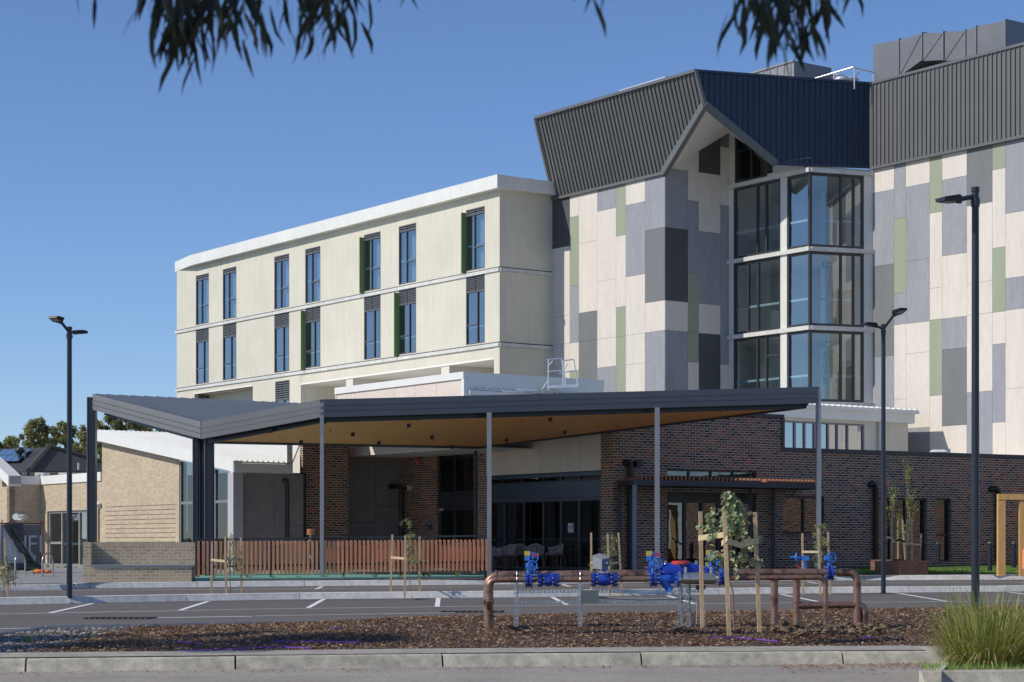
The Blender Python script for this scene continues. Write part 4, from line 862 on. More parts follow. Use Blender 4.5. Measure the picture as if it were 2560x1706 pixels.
b = MB(); n_ = 3
def fasc(a, c, out):
    o = Vector(out)
    for i in range(n_):
        z1 = -FH*i/n_-(.012 if i else -.03); z0 = -FH*(i+1)/n_; t = o*(.05+.0*i)
        b.hexa([a+t+Vector((0, 0, z0)), c+t+Vector((0, 0, z0)), c+Vector((0, 0, z0)), a+Vector((0, 0, z0)), a+t*1.5+Vector((0, 0, z1)), c+t*1.5+Vector((0, 0, z1)), c+Vector((0, 0, z1)), a+Vector((0, 0, z1))])
    b.hexa([a+Vector((0, 0, -FH)), c+Vector((0, 0, -FH)), c-o*.05+Vector((0, 0, -FH)), a-o*.05+Vector((0, 0, -FH)), a, c, c-o*.05, a-o*.05])
def outn(a, c): d = (c-a); d.z = 0; d.normalize(); n = Vector((d.y, -d.x, 0)); return n
for a, c in ((Ap, Bp), (Bp, Cp), (Cp, Rp)): fasc(a, c, outn(a, c))
b.poly([CW(1195, 1118, 66.0), Rp+Vector((-.3, .3, -FH-.06)), Rp+Vector((0, 0, -.05)), Ep])
b.build('fascia', m_fascia, ca)
sz = Vector((0, 0, -FH+.02)); Bs, Cs, Rs = Bp+sz, Cp+sz, Rp+sz; Es = CW(1195, 1118, 66.0); As = Ap+sz
sB, sC, sR = Bs+Vector((.15, .35, -.08)), Cs+Vector((0, .45, -.08)), Rs+Vector((-.35, .3, -.10))
b = MB(); b.prism([sB, sC, Es], (0, 0, .03)); b.prism([sC, sR, Es], (0, 0, .03)); b.build('timber_soffit', m_soffitw, ca)
b = MB()
for a, c in ((sB, sC), (sC, sR), (Es, sR), (sB, Es)): b.bar(a+Vector((0, 0, .02)), c+Vector((0, 0, .02)), .12, .16)
b.bar(As+Vector((.3, .3, -.1)), sB, .1, .12); b.build('edge_beam', m_navy, ca)
for px, Y, top, wd in ((805, 56.9, Cs.z, .105), (1223, 58.4, None, .135), (1643, 60.0, None, .138), (2046, 61.8, Rs.z, .152)):
    c = XY(px, Y); zt3 = top if top else (Cp.z+(Rp.z-Cp.z)*((c[0]-Cp.x)/(Rp.x-Cp.x))-FH); b = MB(); b.box(c[0]-wd/2, c[0]+wd/2, Y-wd/2+.0, Y+wd/2, gz(Y)+.12, zt3+(.42 if px in (805, 2046) else 0)); b.build('column', m_steel, ca)
for px0, px1_, Y in ((481, 495, 59.2), (498, 508, 59.7), (511, 532, 58.9), (217, 238, 64.2)):
    c0, c1_ = XY(px0, Y)[0], XY(px1_, Y)[0]; zt4 = (Bp.z-.05) if px0 > 300 else Ap.z-.05; b = MB(); b.box(c0+.02, c1_, Y, Y+.3, .5, zt4, 0); b.box(c0, c0+.02, Y-.02, Y+.3, .5, zt4+.003, 1); b.build('column', [m_navy, m_steel], ca)
def soff(px, py):
    d = Vector(((px-1280)/FX, 1, (HY-py)/FX)); o = Vector((0, 0, HC))
    best = None
    for a, c, e_ in ((sB, sC, Es), (sC, sR, Es)):
        n = (c-a).cross(e_-a); t = (a-o).dot(n)/d.dot(n); q = o+d*t
        u = [((c-a).cross(q-a)).dot(n), ((e_-c).cross(q-c)).dot(n), ((a-e_).cross(q-e_)).dot(n)]
        if min(u) >= 0: return q
        if best is None: best = q
    return best
for i, (px, py) in enumerate([(676, 1073), (811, 1050), (882, 1082), (947, 1104), (753, 1102), (1022, 1060), (1080, 1090), (1130, 1114), (1266, 1097), (1376, 1045), (1412, 1077)]):
    q = soff(px, py); b = MB(); b.tube([q+Vector((0, 0, .02)), q+Vector((0, 0, -.11))], .06, 14); lens = MB(); b.build('downlight', m_black, ca)
for px, py in [(825, 1074), (1043, 1046), (1082, 1084), (1305, 1051), (1317, 1094), (1531, 1033), (1545, 1062), (1800, 1027)]:
    q = soff(px, py); b = MB(); b.tube([q, q+Vector((0, 0, -.05))], .018, 8); b.tube([q+Vector((0, 0, -.05)), q+Vector((0, 0, -.06))], .04, 8); b.build('sprinkler', m_fascia, ca)
for px, py, lab in ((410, 1007, 'small metal fixing lying on the dark folded canopy roof'),): pass

# slatted porch in front of the folding doors
pc0, pc1 = P(1581, 1199, 62.4), P(2052, 1197.5, 66.4); pz = pc0.z
po = thing('slatted_porch', 'low steel porch topped with red timber slats in front of the folding doors', 'pergola', (pc0.x, pc0.y, gz(62)))
dv = (pc1-pc0); dv.z = 0; Lp = dv.length; dv.normalize(); nv = Vector((-dv.y, dv.x, 0)); bl = P(1548, 1222, 64.4); bl.z = pz
def pp(a, o, z): return Vector((pc0.x, pc0.y, 0))+dv*a+nv*o+Vector((0, 0, z))
sk = (bl-pc0); dp_ = sk.dot(nv); sh = sk.dot(dv)
b = MB(); b.bar(pp(0, 0, pz-.09), pp(Lp, 0, pz-.09), .10, .18); b.bar(pc0+Vector((0, 0, -.091)), bl+Vector((0, 0, -.091)), .10, .17); b.bar(bl+Vector((0, 0, -.092)), bl+dv*Lp+Vector((0, 0, -.092)), .1, .16)
for f in (.33, .66, .98): b.bar(pp(Lp*f, 0, pz-.1), pp(Lp*f+sh, dp_, pz-.1), .08, .14)
b.prism([pc0+Vector((0, .05, -.14)), pp(Lp, .05, pz-.14), bl+dv*Lp+Vector((0, 0, -.14)), bl+Vector((0, 0, -.14))], (0, 0, .02)); b.build('frame', m_navy, po)
b = MB(); x = .35
while x < Lp:
    a = pp(x, -.03, pz+.06); c = pp(x+sh, dp_, pz+.06); b.bar(a, c, .055, .12); x += .155 if (x % 2.6) < 2.35 else .25
b.build('slats', mat('brown_slat', (.36, .16, .095), .65, var=.15, sc=5), po)
for a, o, m_ in ((.08, 0, m_steel), (Lp-.1, 0, m_steel)): q = pp(a, o, 0); b = MB(); b.box(q.x-.065, q.x+.065, q.y-.065, q.y+.065, .6, pz-.18); b.build('post', m_, po)
for a in (.0, .70*Lp, .83*Lp): q = pp(a+sh, dp_, 0); b = MB(); b.box(q.x-.06, q.x+.06, q.y-.06, q.y+.06, .6, pz-.18); b.build('post', m_navy, po)
# ================================================================ bench wall
q0, q1_ = Gd(208, 1455.5, .15), Gd(486, 1454, .15)
BW = Wall(208, q0.y+.15, p1=(q1_.x, q0.y+.15+.13*(q1_.x-q0.x))); LW = BW.s(486); zb = q0.z-.02; zt = BW.z(340, 1356)
bt = thing('bench_wall', 'low cream brick wall with a built in seat beside the slatted fence', 'bench', (q0.x+1.5, q0.y, zb))
s235 = BW.s(228); b = MB(); b.wb(BW, 0, s235, zb, zt, -.75, 0, 0); b.wb(BW, s235, LW-.08, zb, BW.z(340, 1417), -.55, 0, 0); b.wb(BW, s235, LW, zb, zt-.11, -.78, -.50, 0); b.wb(BW, s235, LW, zt-.11, zt, -.78, -.50, 1)
b.build('brickwork', [m_benchbrick, brick('bench_header', [(0, (.50, .37, .23)), (.5, (.56, .42, .265))], (.68, .58, .44), w=.086, h=.4, ms=.014)], bt)
b = MB(); zs = BW.z(340, 1417); b.wb(BW, s235+.01, LW-.02, zs+.004, zs+.055, -.50, .03); b.build('seat', mat('grey_seat', (.30, .31, .34), .5, var=.05), bt)

# ================================================================ slatted fence
fa, fc = Gd(492, 1440, .25), Gd(1217, 1431, .30)
fa = P(492, 1440, 56.2); fc = P(1217, 1431, 57.9); FW = Wall(492, fa.y, p1=(fc.x, fc.y)); LF = FW.s(1216); fz0 = FW.z(700, 1434); fz1 = FW.z(700, 1352.5)
def zfe(s_): return 0
fe = thing('slatted_fence', 'low fence of upright red timber slats beneath the canopy', 'fence', (fa.x+4, (fa.y+fc.y)/2, fz0))
b = MB(); x = .02; i = 0
while x < LF:
    px_ = x/LF; lo = FW.z(492+px_*724, 1437-10*px_)+(-.08 if i % 13 == 12 or i == 0 else 0); hi = FW.z(492+px_*724, 1353.5-4*px_)+random.uniform(-.006, .006)
    b.wb(FW, x, x+.062, lo, hi, 0, .045, 0); x += .1235; i += 1
b.build('slats', m_timber, fe)
b = MB(); x = .08
while x < LF:
    px_ = x/LF
    if px_ > .42: b.wb(FW, x, x+.062, FW.z(492+px_*724, 1437-10*px_)+.1, FW.z(492+px_*724, 1353.5-4*px_)-.15, -.14, -.095, 0)
    x += .1235
b.build('rear_slats', m_timber, fe)
for dz_ in (.16, .92):
    b = MB(); b.hexa([FW.p(0, fz0+dz_, -.05), FW.p(LF, fz0+dz_+.13, -.05), FW.p(LF, fz0+dz_+.13, -.09), FW.p(0, fz0+dz_, -.09), FW.p(0, fz0+dz_+.06, -.05), FW.p(LF, fz0+dz_+.19, -.05), FW.p(LF, fz0+dz_+.19, -.09), FW.p(0, fz0+dz_+.06, -.09)]); b.build('rail', m_darkfr, fe)
for f in (.002, .25, .5, .70, .78, .998): b = MB(); b.wb(FW, LF*f-.03, LF*f+.03, fz0-.1, fz0+1.02, -.10, -.045); b.build('post', m_darkfr, fe)
# second run of fence standing further back on the left
F2 = Wall(600, 60.5, p1=(1.0, 63.5)); f2 = thing('slatted_fence', 'second run of red slat fence standing behind the gate end', 'fence', F2.p(4, fz0)); b = MB(); x = 0
while x < F2.s(1200): b.wb(F2, x, x+.062, .78, F2.z(900, 1355), 0, .04, 0); x += .1235
b.build('slats', m_timber, f2); b = MB(); b.wb(F2, 0, F2.s(1200), 1.55, 1.61, -.05, -.01); b.wb(F2, 0, F2.s(1200), .95, 1.01, -.05, -.01); b.build('rail', m_darkfr, f2)
# orange stacked-disc instrument on a bent post
c = P(777, 1338, 58.6); t = thing('play_chime', 'orange stacked discs on a bent grey post behind the fence', 'play equipment', (c.x, c.y, .78)); b = MB()
for k in range(3): b.lathe([(.03, .02+k*.062), (.115, .03+k*.062), (.115, .06+k*.062), (.03, .066+k*.062)], (c.x, c.y, c.z-.02), 16)
b.build('discs', mat('peach_plastic', (.75, .27, .10), .45, var=.03), t, smooth=True)
b = MB(); b.tube([(c.x, c.y, c.z), (c.x-.02, c.y, c.z-.15), (c.x-.09, c.y, c.z-.28), (c.x-.09, c.y, c.z-.45), (c.x+.05, c.y, c.z-.75), (c.x+.06, c.y, .78)], .028, 8); b.build('post', m_galv, t, smooth=True)

# ================================================================ lamp posts
def lamphead(par, c, d, L_=.42, tilt=0.0):
    d = Vector(d).normalized(); b = MB(); sd = d.cross(Vector((0, 0, 1))).normalized(); up = sd.cross(d)
    q = []
    for z_, k in ((-.035, .8), (.045, 1)):
        q += [c-sd*.07*k+up*z_, c+sd*.07*k+up*z_, c+d*L_*.35+sd*.17*k+up*z_, c+d*L_+sd*.12*k+up*(z_*.6), c+d*L_-sd*.12*k+up*(z_*.6), c+d*L_*.35-sd*.17*k+up*z_]
    b.add(q, [tuple(range(5, -1, -1)), tuple(range(6, 12))]+[(i, (i+1) % 6, (i+1) % 6+6, i+6) for i in range(6)])
    h = b.build('lamp_head', m_navy, par); b = MB(); b.add([c+d*.14-sd*.10-up*.037, c+d*.14+sd*.10-up*.037, c+d*L_*.9+sd*.08-up*.03, c+d*L_*.9-sd*.08-up*.03], [(3, 2, 1, 0)]); b.build('lens', mat('led_lens', (.35, .36, .36), .3, var=0) if 'led_lens' not in MATS else MATS['led_lens'], h)
def lamp(label, px, Y, ytop, ybase_z, r, arms):
    x, _ = XY(px, Y); zt_ = P(px, ytop, Y).z; t = thing('lamp_post', label, 'lamp post', (x, Y, ybase_z), 'car park lamp posts')
    b = MB(); b.tube([(x, Y, ybase_z), (x, Y, ybase_z+(zt_-ybase_z)*.5), (x, Y, zt_)], [r, r*.93, r*.85], 16); b.build('pole', m_navy, t, smooth=True)
    b = MB(); b.tube([(x, Y, zt_-.02), (x, Y, zt_+.04)], r*1.0, 16); b.build('cap', m_navy, t)
    b = MB(); b.tube([(x, Y, zt_-.22), (x, Y, zt_-.10)], r*1.05, 16)
    for k in range(4): a = k*1.57+.6; b.tube([(x+r*math.cos(a), Y+r*math.sin(a), zt_-.16), (x+(r+.02)*math.cos(a), Y+(r+.02)*math.sin(a), zt_-.16)], .012, 6)
    b.build('collar', m_navy, t)
    for (ax, ay, az, hl) in arms:
        s0_ = Vector((x, Y, zt_-.08)); e_ = s0_+Vector((ax, ay, az)); b = MB(); b.tube([s0_, e_], .032, 10); b.tube([e_, e_+Vector((0, 0, -.05))], .04, 10); b.build('arm', m_navy, t); dd_ = Vector((ax, ay, az*.35)); lamphead(t, e_, dd_, hl)
    b = MB(); b.box(x-r*1.9, x+r*1.9, Y-r*1.9, Y+r*1.9, ybase_z-.02, ybase_z+.015); b.build('base_plate', m_navy, t)
    b = MB(); b.box(x-r*.5, x+r*.5, Y-r-.004, Y-r+.02, ybase_z+.45, ybase_z+.75); b.build('access_door', m_navy, t)
    return t
lamp('dark lamp post with two heads standing left of the canopy', 173.5, 43.0, 822, gz(43)+.0, .062, [(-.12, -.30, .20, .30), (.09, .15, .02, .28)])
lamp('dark lamp post with two heads standing before the right glazed bay', 2208.5, 49.5, 815, gz(49.5)+.0, .062, [(-.20, -.1, .07, .36), (.20, -.35, .32, .38)])
lamp('tallest looking lamp post, single head, rising behind the grass tussock', 2438.5, 26.6, 476, gz(26.6)+.0, .056, [(-.24, -.10, -.06, .30)])

# ================================================================ young trees with stakes
def stake(par, px0, py0, px1_, py1_, Y0, w_=.045, mi=None):
    a = P(px0, py0, Y0); c = P(px1_, py1_, Y0); a = a.lerp(c, 1); b = MB(); top = P(px0, py0, Y0); b.bar(c+Vector((0, 0, -.12)), top, w_, w_, 0, up=(0, 1, 0)); b.build('stake', m_stake, par)
def tie(par, pts, w_=.055):
    b = MB()
    for a, c in zip(pts, pts[1:]):
        a = Vector(a); c = Vector(c); b.hexa([a+Vector((0, -.03, -w_/2)), c+Vector((0, -.03, -w_/2)), c+Vector((0, -.022, -w_/2)), a+Vector((0, -.022, -w_/2)), a+Vector((0, -.03, w_/2)), c+Vector((0, -.03, w_/2)), c+Vector((0, -.022, w_/2)), a+Vector((0, -.022, w_/2))])
    b.build('tie', m_tie, par)
def sapling(label, Y, px, ytop, ybase, stakes, tiey, kind='willow', n=220, spread=.32, low=.35, group='staked young trees in the car park', lm=None, leafL=.11, leafW=.014, fdr=.6, tiepair=None):
    base = P(px, ybase, Y); t = thing('young_tree', label, 'young tree', base, group); H = P(px, ytop, Y).z-base.z
    b = MB(); pts = [base+Vector((0, 0, -.08))]+[base+Vector((random.uniform(-.03, .03), random.uniform(-.03, .03), H*f)) for f in (.3, .6, .85)]+[base+Vector((0, 0, H))]
    b.tube(pts, [.012, .010, .008, .005, .002], 6); br = []
    for i in range(18):
        f = random.uniform(low, .92); c = pts[0].lerp(pts[-1], f); a = random.uniform(0, 6.28); r = spread*random.uniform(.4, 1)*(1.25-f*.75); m_ = c+Vector((r*.5*math.cos(a), r*.5*math.sin(a), r*.55)); e_ = c+Vector((r*math.cos(a), r*math.sin(a), r*.5 if kind != 'willow' else r*.1)); b.tube([c, m_, e_], [.005, .003, .0015], 4); br += [(c, m_, e_)]
    b.build('trunk', m_bark, t)
    b = MB()
    for i in range(n):
        c, m_, e_ = random.choice(br); f = random.random(); p = (m_.lerp(e_, f) if random.random() < fdr else c.lerp(m_, f))
        if kind == 'willow': d = Vector((random.uniform(-.6, .6), random.uniform(-.6, .6), random.uniform(-1.2, .25))); leaf(b, p, d, rdir(), leafL*random.uniform(.6, 1.3), leafW, bend=.3)
        else: leaf(b, p+rdir()*.03, rdir()+Vector((0, 0, -.3)), rdir(), leafL*random.uniform(.6, 1.2), leafW*random.uniform(.7, 1.2), bend=.1)
    b.build('foliage', lm or m_willow, t)
    for k, (x0, y0, x1, y1, dY) in enumerate(stakes): stake(t, x0, y0, x1, y1, Y+dY)
    for (xa, ya, da), (xb, yb, db) in (tiepair or []):
        tie(t, [P(xa, ya, Y+da), P(xb, yb, Y+db)])
    return t
sapling('narrow leaved young tree tied to three stakes before the left end of the fence', 45.6, 577, 1327, 1489, [(530, 1356, 528, 1489, -.1), (563, 1342, 566, 1489, -.4), (602, 1345, 604, 1489, 0)], 1400, n=380, spread=.42, low=.3, tiepair=[((527, 1400, -.1), (570, 1404, -.4)), ((565, 1400, -.4), (604, 1398, 0))])
sapling('narrow leaved young tree tied to three stakes before the middle of the fence', 46.3, 1024, 1292, 1483, [(981, 1337, 976, 1483, -.1), (1013, 1339, 1012, 1483, -.4), (1049, 1340, 1049, 1483, 0)], 1395, n=420, spread=.42, low=.35, tiepair=[((977, 1394, -.1), (1016, 1397, -.4)), ((1030, 1407, -.2), (1050, 1405, 0))])
sapling('thin young tree behind the blue meter with its grey box', 47.7, 1527, 1330, 1480, [(1478, 1332, 1478, 1480, -.1), (1519, 1334, 1525, 1480, -.3), (1546, 1332, 1555, 1480, 0)], 1405, n=230, spread=.45, low=.45, tiepair=[((1475, 1408, -.1), (1500, 1406, -.2)), ((1520, 1412, -.2), (1551, 1405, 0))])
sapling('narrow leaved young tree by the rightmost canopy column', 48.7, 2052, 1290, 1475, [(2006, 1334, 2008, 1475, -.1), (2046, 1320, 2051, 1475, -.35), (2070, 1330, 2076, 1475, 0)], 1380, n=420, spread=.40, low=.25, tiepair=[((2004, 1380, -.1), (2047, 1380, -.35))])
sapling('low strappy young tree at the left picture edge', 43.0, 8, 1405, 1497, [(12, 1346, 21, 1497, -.05)], 1400, n=140, spread=.5, low=.35, leafL=.2, leafW=.025, tiepair=[((-10, 1425, 0), (18, 1415, -.05))])
# near tree with round leaves
NY = 25.6; base = P(1835, 1562, NY); t = thing('young_tree', 'nearest young tree with round grey green leaves held by three tall stakes', 'young tree', base)
b = MB(); tr = [P(1835, 1570, NY), P(1832, 1480, NY), P(1808, 1400, NY), P(1822, 1330, NY), P(1812, 1280, NY), P(1808, 1225, NY)]; b.tube(tr, [.012, .011, .010, .008, .005, .002], 7)
brs = []
for i in range(26):
    f = random.uniform(1.6, 4.8); k = int(f); c = tr[k].lerp(tr[k+1], f-k); lean = .10+.35*(1-(f-1.6)/3.4); a = random.uniform(-1.1, 1.1) if random.random() < .72 else random.uniform(2, 4.3); r = random.uniform(.12, .52)*(1.15-(f-1.6)/4.2)
    m_ = c+Vector((r*.5*math.cos(a), r*.4*math.sin(a), r*.35)); e_ = c+Vector((r*math.cos(a), r*.7*math.sin(a), r*random.uniform(-.5, .5))); b.tube([c, m_, e_], [.005, .003, .0015], 4); brs.append((c, m_, e_))
b.build('trunk', mat('red_twig', (.25, .13, .09), .7, var=.15, sc=9), t)
b = MB()
for i in range(640):
    c, m_, e_ = random.choice(brs); f = random.random(); p = m_.lerp(e_, f) if random.random() < .7 else c.lerp(m_, f); d = (rdir()+Vector((0, 0, -.4))).normalized(); u = d.cross(rdir()).normalized(); v = d.cross(u); s_ = random.uniform(.022, .042); p = p+rdir()*.035; cc = p+d*s_
    b.add([cc+d*s_*math.cos(a)*1.15+u*s_*math.sin(a)*.8+v*s_*.25*math.cos(2*a) for a in [k*math.pi/3 for k in range(6)]], [(0, 1, 2, 3, 4, 5)])
b.build('foliage', m_round, t)
for x0, y0, x1, y1, dY in ((1751, 1279, 1756, 1546, .35), (1811, 1279, 1823, 1566, -.35), (1887, 1281, 1899, 1557, 0)): stake(t, x0, y0, x1, y1, NY+dY, .05)
tie(t, [P(1745, 1346, NY+.3), P(1780, 1341, NY), P(1812, 1337, NY-.35)], .07); tie(t, [P(1812, 1352, NY-.35), P(1850, 1363, NY-.1), P(1897, 1352, NY)], .075); tie(t, [P(1803, 1360, NY-.3), P(1818, 1345, NY-.38)], .07)

# ================================================================ rusted planter, its trees, timber frame, bollards
m_cor2 = m_corten
pl = P(2200, 1425, 63.0); t = thing('steel_planter', 'rusted steel planter box on the lawn, nearer and wider one', 'planter', pl)
def hexbox(name, t, pts, z0, z1):
    b = MB(); n = len(pts); 
    for i in range(n):
        a, c = Vector((*pts[i], 0)), Vector((*pts[(i+1) % n], 0)); b.bar(a+Vector((0, 0, (z0+z1)/2)), c+Vector((0, 0, (z0+z1)/2)), .02, z1-z0)
    b.build(name, m_corten, t); s_ = MB(); s_.poly([Vector((*p, z1-.08)) for p in pts]); s_.build('soil', m_dirt, t)
zA = P(2250, 1404, 63).z
hexbox('box', t, [XY(2188, 63.4), XY(2249, 62.6), XY(2320, 62.9), XY(2319, 65.0), XY(2240, 65.2), XY(2190, 65.0)], .72, zA)
t = thing('steel_planter', 'rusted steel planter box half hidden behind the wider one', 'planter', P(2230, 1420, 66)); hexbox('box', t, [XY(2177, 65.8), XY(2230, 65.4), XY(2295, 65.8), XY(2290, 67.4), XY(2180, 67.6)], .75, P(2230, 1399.5, 66).z)
def slim(label, Y, px, ytop, ybase, n, seed, wd):
    random.seed(seed); base = P(px, ybase, Y); t = thing('slim_tree', label, 'young tree', base, 'slim young trees in the rusted planter'); H = P(px, ytop, Y).z-base.z; b = MB(); br = []
    b.tube([base, base+Vector((wd*.2, 0, H*.45)), base+Vector((-.02, 0, H))], [.022, .016, .004], 7)
    for i in range(16):
        f = random.uniform(.15, .8); c = base+Vector((0, 0, H*f)); a = random.uniform(0, 6.28); L_ = H*random.uniform(.15, .38); e_ = c+Vector((wd*math.cos(a)*(1.1-f), wd*math.sin(a)*(1.1-f), L_)); b.tube([c, c.lerp(e_, .5)+Vector((math.cos(a)*.05, 0, 0)), e_], [.008, .006, .002], 5); br.append((c, e_))
    b.build('trunk', m_bark, t); b = MB()
    for i in range(n): c, e_ = random.choice(br); p = c.lerp(e_, random.random()**.6)+rdir()*.05; leaf(b, p, rdir(), rdir(), random.uniform(.05, .09), .05, bend=.1)
    b.build('foliage', m_young, t); return t
slim('slim young tree with sparse lime leaves, left one in the rusted planter', 64.2, 2232, 1194, 1402, 210, 3, .36)
slim('slim young tree with sparse lime leaves, taller right one in the rusted planter', 64.6, 2269, 1168, 1402, 330, 5, .42)
random.seed(21)
for i, (x0, y0, x1, y1, Y, lab) in enumerate([(2229, 1296, 2229, 1402, 63.2, 'stake'), (2245, 1300, 2245, 1398, 65.5, 's'), (2256, 1299, 2263, 1400, 65.2, 's'), (2279, 1296, 2280, 1402, 63.2, 's'), (2267, 1298, 2266, 1402, 64, 's'), (2303, 1334, 2300, 1403, 64.5, 's')]):
    a, c = P(x0, y0, Y), P(x1, y1, Y); b = MB(); b.bar(c, a, .05, .05, up=(0, 1, 0))
    tag(b.build('tree_stake', m_stake), ['leftmost timber stake in the rusted planter', 'short timber stake second from left in the rusted planter', 'leaning timber stake in the middle of the rusted planter', 'tall timber stake right of the slim tree trunks', 'timber stake hugging the right slim tree trunk', 'shortest crooked timber stake at the planter right end'][i], 'stake', 'timber stakes in the rusted planter')
b = MB()
for a, c in (((2214, 1344), (2232, 1345)), ((2230, 1350), (2262, 1354)), ((2245, 1347), (2262, 1356)), ((2262, 1360), (2282, 1359)), ((2282, 1360), (2304, 1364)), ((2230, 1356), (2256, 1348))):
    A_, C_ = P(*a, 63.1), P(*c, 63.1); b.bar(A_, C_, .01, .06)
tag(b.build('tree_tie', m_tie), 'pale hessian ties strung between stakes in the rusted planter', 'tie')
tf = thing('timber_frame', 'yellow timber post and beam frame on the lawn at the right edge', 'frame', P(2505, 1432, 61)); Y = 61.0
b = MB(); x0, x1 = XY(2496, Y)[0], XY(2514, Y)[0]; b.box(x0, x1, Y, Y+.22, .7, P(2500, 1250.5, Y).z); b.build('post', m_frameW, tf)
b = MB(); x2, x3 = XY(2549.5, Y)[0], XY(2566, Y)[0]; b.box(x2, x3, Y+.02, Y+.24, .7, P(2500, 1250.5, Y).z); b.build('post', m_frameW, tf)
b = MB(); b.box(x0, XY(2640, Y)[0], Y-.012, Y+.21, P(2500, 1250, Y).z+.002, P(2500, 1235, Y).z); b.build('beam', m_frameW, tf)
b = MB(); b.box(XY(2620, Y)[0], XY(2636, Y)[0], Y+.02, Y+.24, .7, P(2500, 1250.5, Y).z); b.build('post', m_frameW, tf)
b = MB(); b.box(XY(2556, Y)[0], XY(2640, Y)[0], Y-.3, Y+.0, P(2556, 1422, Y).z, P(2556, 1374, Y).z); b.build('bench_block', m_timber, tf)
for i, (px, yb, yt, Y, lab) in enumerate([(2475, 1427, 1353, 62.5, 'black bollard light just left of the yellow timber post'), (2535, 1419.5, 1354, 65.5, 'black bollard light seen through the yellow timber frame'), (2345.5, 1410, 1355, 68, 'dark bollard in front of the narrow brick window')]):
    c = P(px, yb, Y); h = P(px, yt, Y).z-c.z; t = thing('bollard', lab, 'bollard', c, 'black bollards on the lawn'); b = MB(); b.tube([c, c+Vector((0, 0, h*.93))], .078, 16); b.build('post', m_navy, t, smooth=True); b = MB(); b.tube([c+Vector((0, 0, h*.93)), c+Vector((0, 0, h*.975))], .06, 14, 1); b.tube([c+Vector((0, 0, h*.975)), c+Vector((0, 0, h))], .085, 16); b.build('cap', [m_navy, m_tie], t)

# ================================================================ furniture at the entrance
m_rope = mat('taupe_rope', (.46, .38, .33), .8, var=.1, sc=20); m_cleg = mat('chair_timber', (.13, .055, .035), .6, var=.15)
ch = thing('rope_chair', 'taupe rope armchair at the entrance, facing away before the middle sliding door', 'chair', (0, 0, 0), 'rope armchairs outside the entrance', local=True)
b = MB()
for k in range(23):
    a = math.pi*(-.05+1.10*k/22); top = .80-.14*abs(math.cos(a))**1.6; x0, y0 = .27*math.cos(a), -.24*math.sin(a)+.02; x1, y1 = .31*math.cos(a), -.30*math.sin(a)+.02; b.bar((x0, y0, .45), (x1, y1, top), .022, .012, up=(math.cos(a), -math.sin(a), 0))
pt = [(.31*math.cos(math.pi*(-.05+1.10*k/22)), -.30*math.sin(math.pi*(-.05+1.10*k/22))+.02, .80-.14*abs(math.cos(math.pi*(-.05+1.10*k/22)))**1.6) for k in range(23)]; b.tube(pt, .016, 6); b.build('backrest', m_rope, ch)
b = MB(); b.box(-.27, .27, -.24, .27, .40, .44); b.build('seat_frame', m_cleg, ch); b = MB(); b.box(-.24, .24, -.2, .25, .44, .50); b.build('cushion', mat('cushion', (.2, .19, .19), .9, var=.05), ch)
for sx in (-1, 1):
    for sy in (-1, 1): b = MB(); b.bar((sx*.22, sy*.20, .40), (sx*.28, sy*.26, 0), .045, .04, up=(0, 1, 0)); b.build('leg', m_cleg, ch)
spots = [(1338, 1420.5, 65.6, 0.05, None), (1388, 1420, 66.2, 1.0, 'taupe rope armchair turned sideways, rightmost at the entrance'), (1267, 1422, 65.4, .75, 'taupe rope armchair turned sideways behind the blue valve wheel, left of the facing away one'), (1294, 1419, 67.6, .3, 'taupe rope armchair farther back near the curtained door'), (1234, 1424, 65.2, -.9, 'taupe rope armchair half hidden by the canopy column')]
for i, (px, py, Y, rz_, lab) in enumerate(spots):
    c = P(px, py, Y); 
    if i == 0: ch.location = c; ch.rotation_euler = (0, 0, rz_); ch.scale = (1.0,)*3
    else: dup(ch, c, rz_, lab)
for px, Y, lab in ((1250, 66.6, 'small dark cafe table between chairs by the canopy column'), (1362, 67.0, 'small dark cafe table between the two right hand chairs')):
    c = P(px, 1421, Y); t = thing('cafe_table', lab, 'table', c, 'dark cafe tables'); b = MB(); b.box(c.x-.38, c.x+.38, c.y-.38, c.y+.38, c.z+.71, c.z+.74); b.build('tabletop', m_navy, t)
    for sx in (-1, 1):
        for sy in (-1, 1): b = MB(); b.bar((c.x+sx*.33, c.y+sy*.33, c.z+.71), (c.x+sx*.33, c.y+sy*.33, c.z), .04, .04); b.build('leg', m_navy, t)

# ================================================================ left side: bike hoops, site fence with banner
for px0, px1_, pyt, pyb, Y, lab in ((38, 63, 1385, 1443, 58.5, 'stainless bike hoop in front of the torn banner'), (106, 132, 1383.5, 1441, 59, 'stainless bike hoop just right of the torn banner')):
    a, c = P(px0, pyb, Y), P(px1_, pyb-.5, Y+.5); t = thing('bike_hoop', lab, 'bike rack', (a+c)/2, 'stainless bike hoops'); zt_ = P(px0, pyt, Y).z; r = (c-a).length/2; m_ = (a+c)/2; d = (c-a).normalized(); zz_ = zt_-r
    pts = [a]+[Vector((m_.x, m_.y, zz_))-d*r*math.cos(k*math.pi/12)+Vector((0, 0, r*math.sin(k*math.pi/12))) for k in range(13)]+[c]; b = MB(); b.tube(pts, .026, 10); b.build('hoop', m_stain, t, smooth=True)
    b = MB()
    for q in (a, c): b.tube([q, q+Vector((0, 0, .012))], .06, 14)
    b.build('base_plate', m_stain, t)
SF = Wall(108, 66.0, p1=(XY(-40, 64.8)[0], 64.8)); SF = Wall(-60, 64.6, p1=(XY(108, 66.2)[0], 66.2)); sL0, sL1 = SF.s(-60), SF.s(108)
sfz0, sfz1 = SF.z(60, 1425), SF.z(60, 1309); sf = thing('site_fence', 'rusty wire site fence panel hung with a torn grey banner', 'fence', SF.p((sL0+sL1)/2, sfz0)); b = MB()
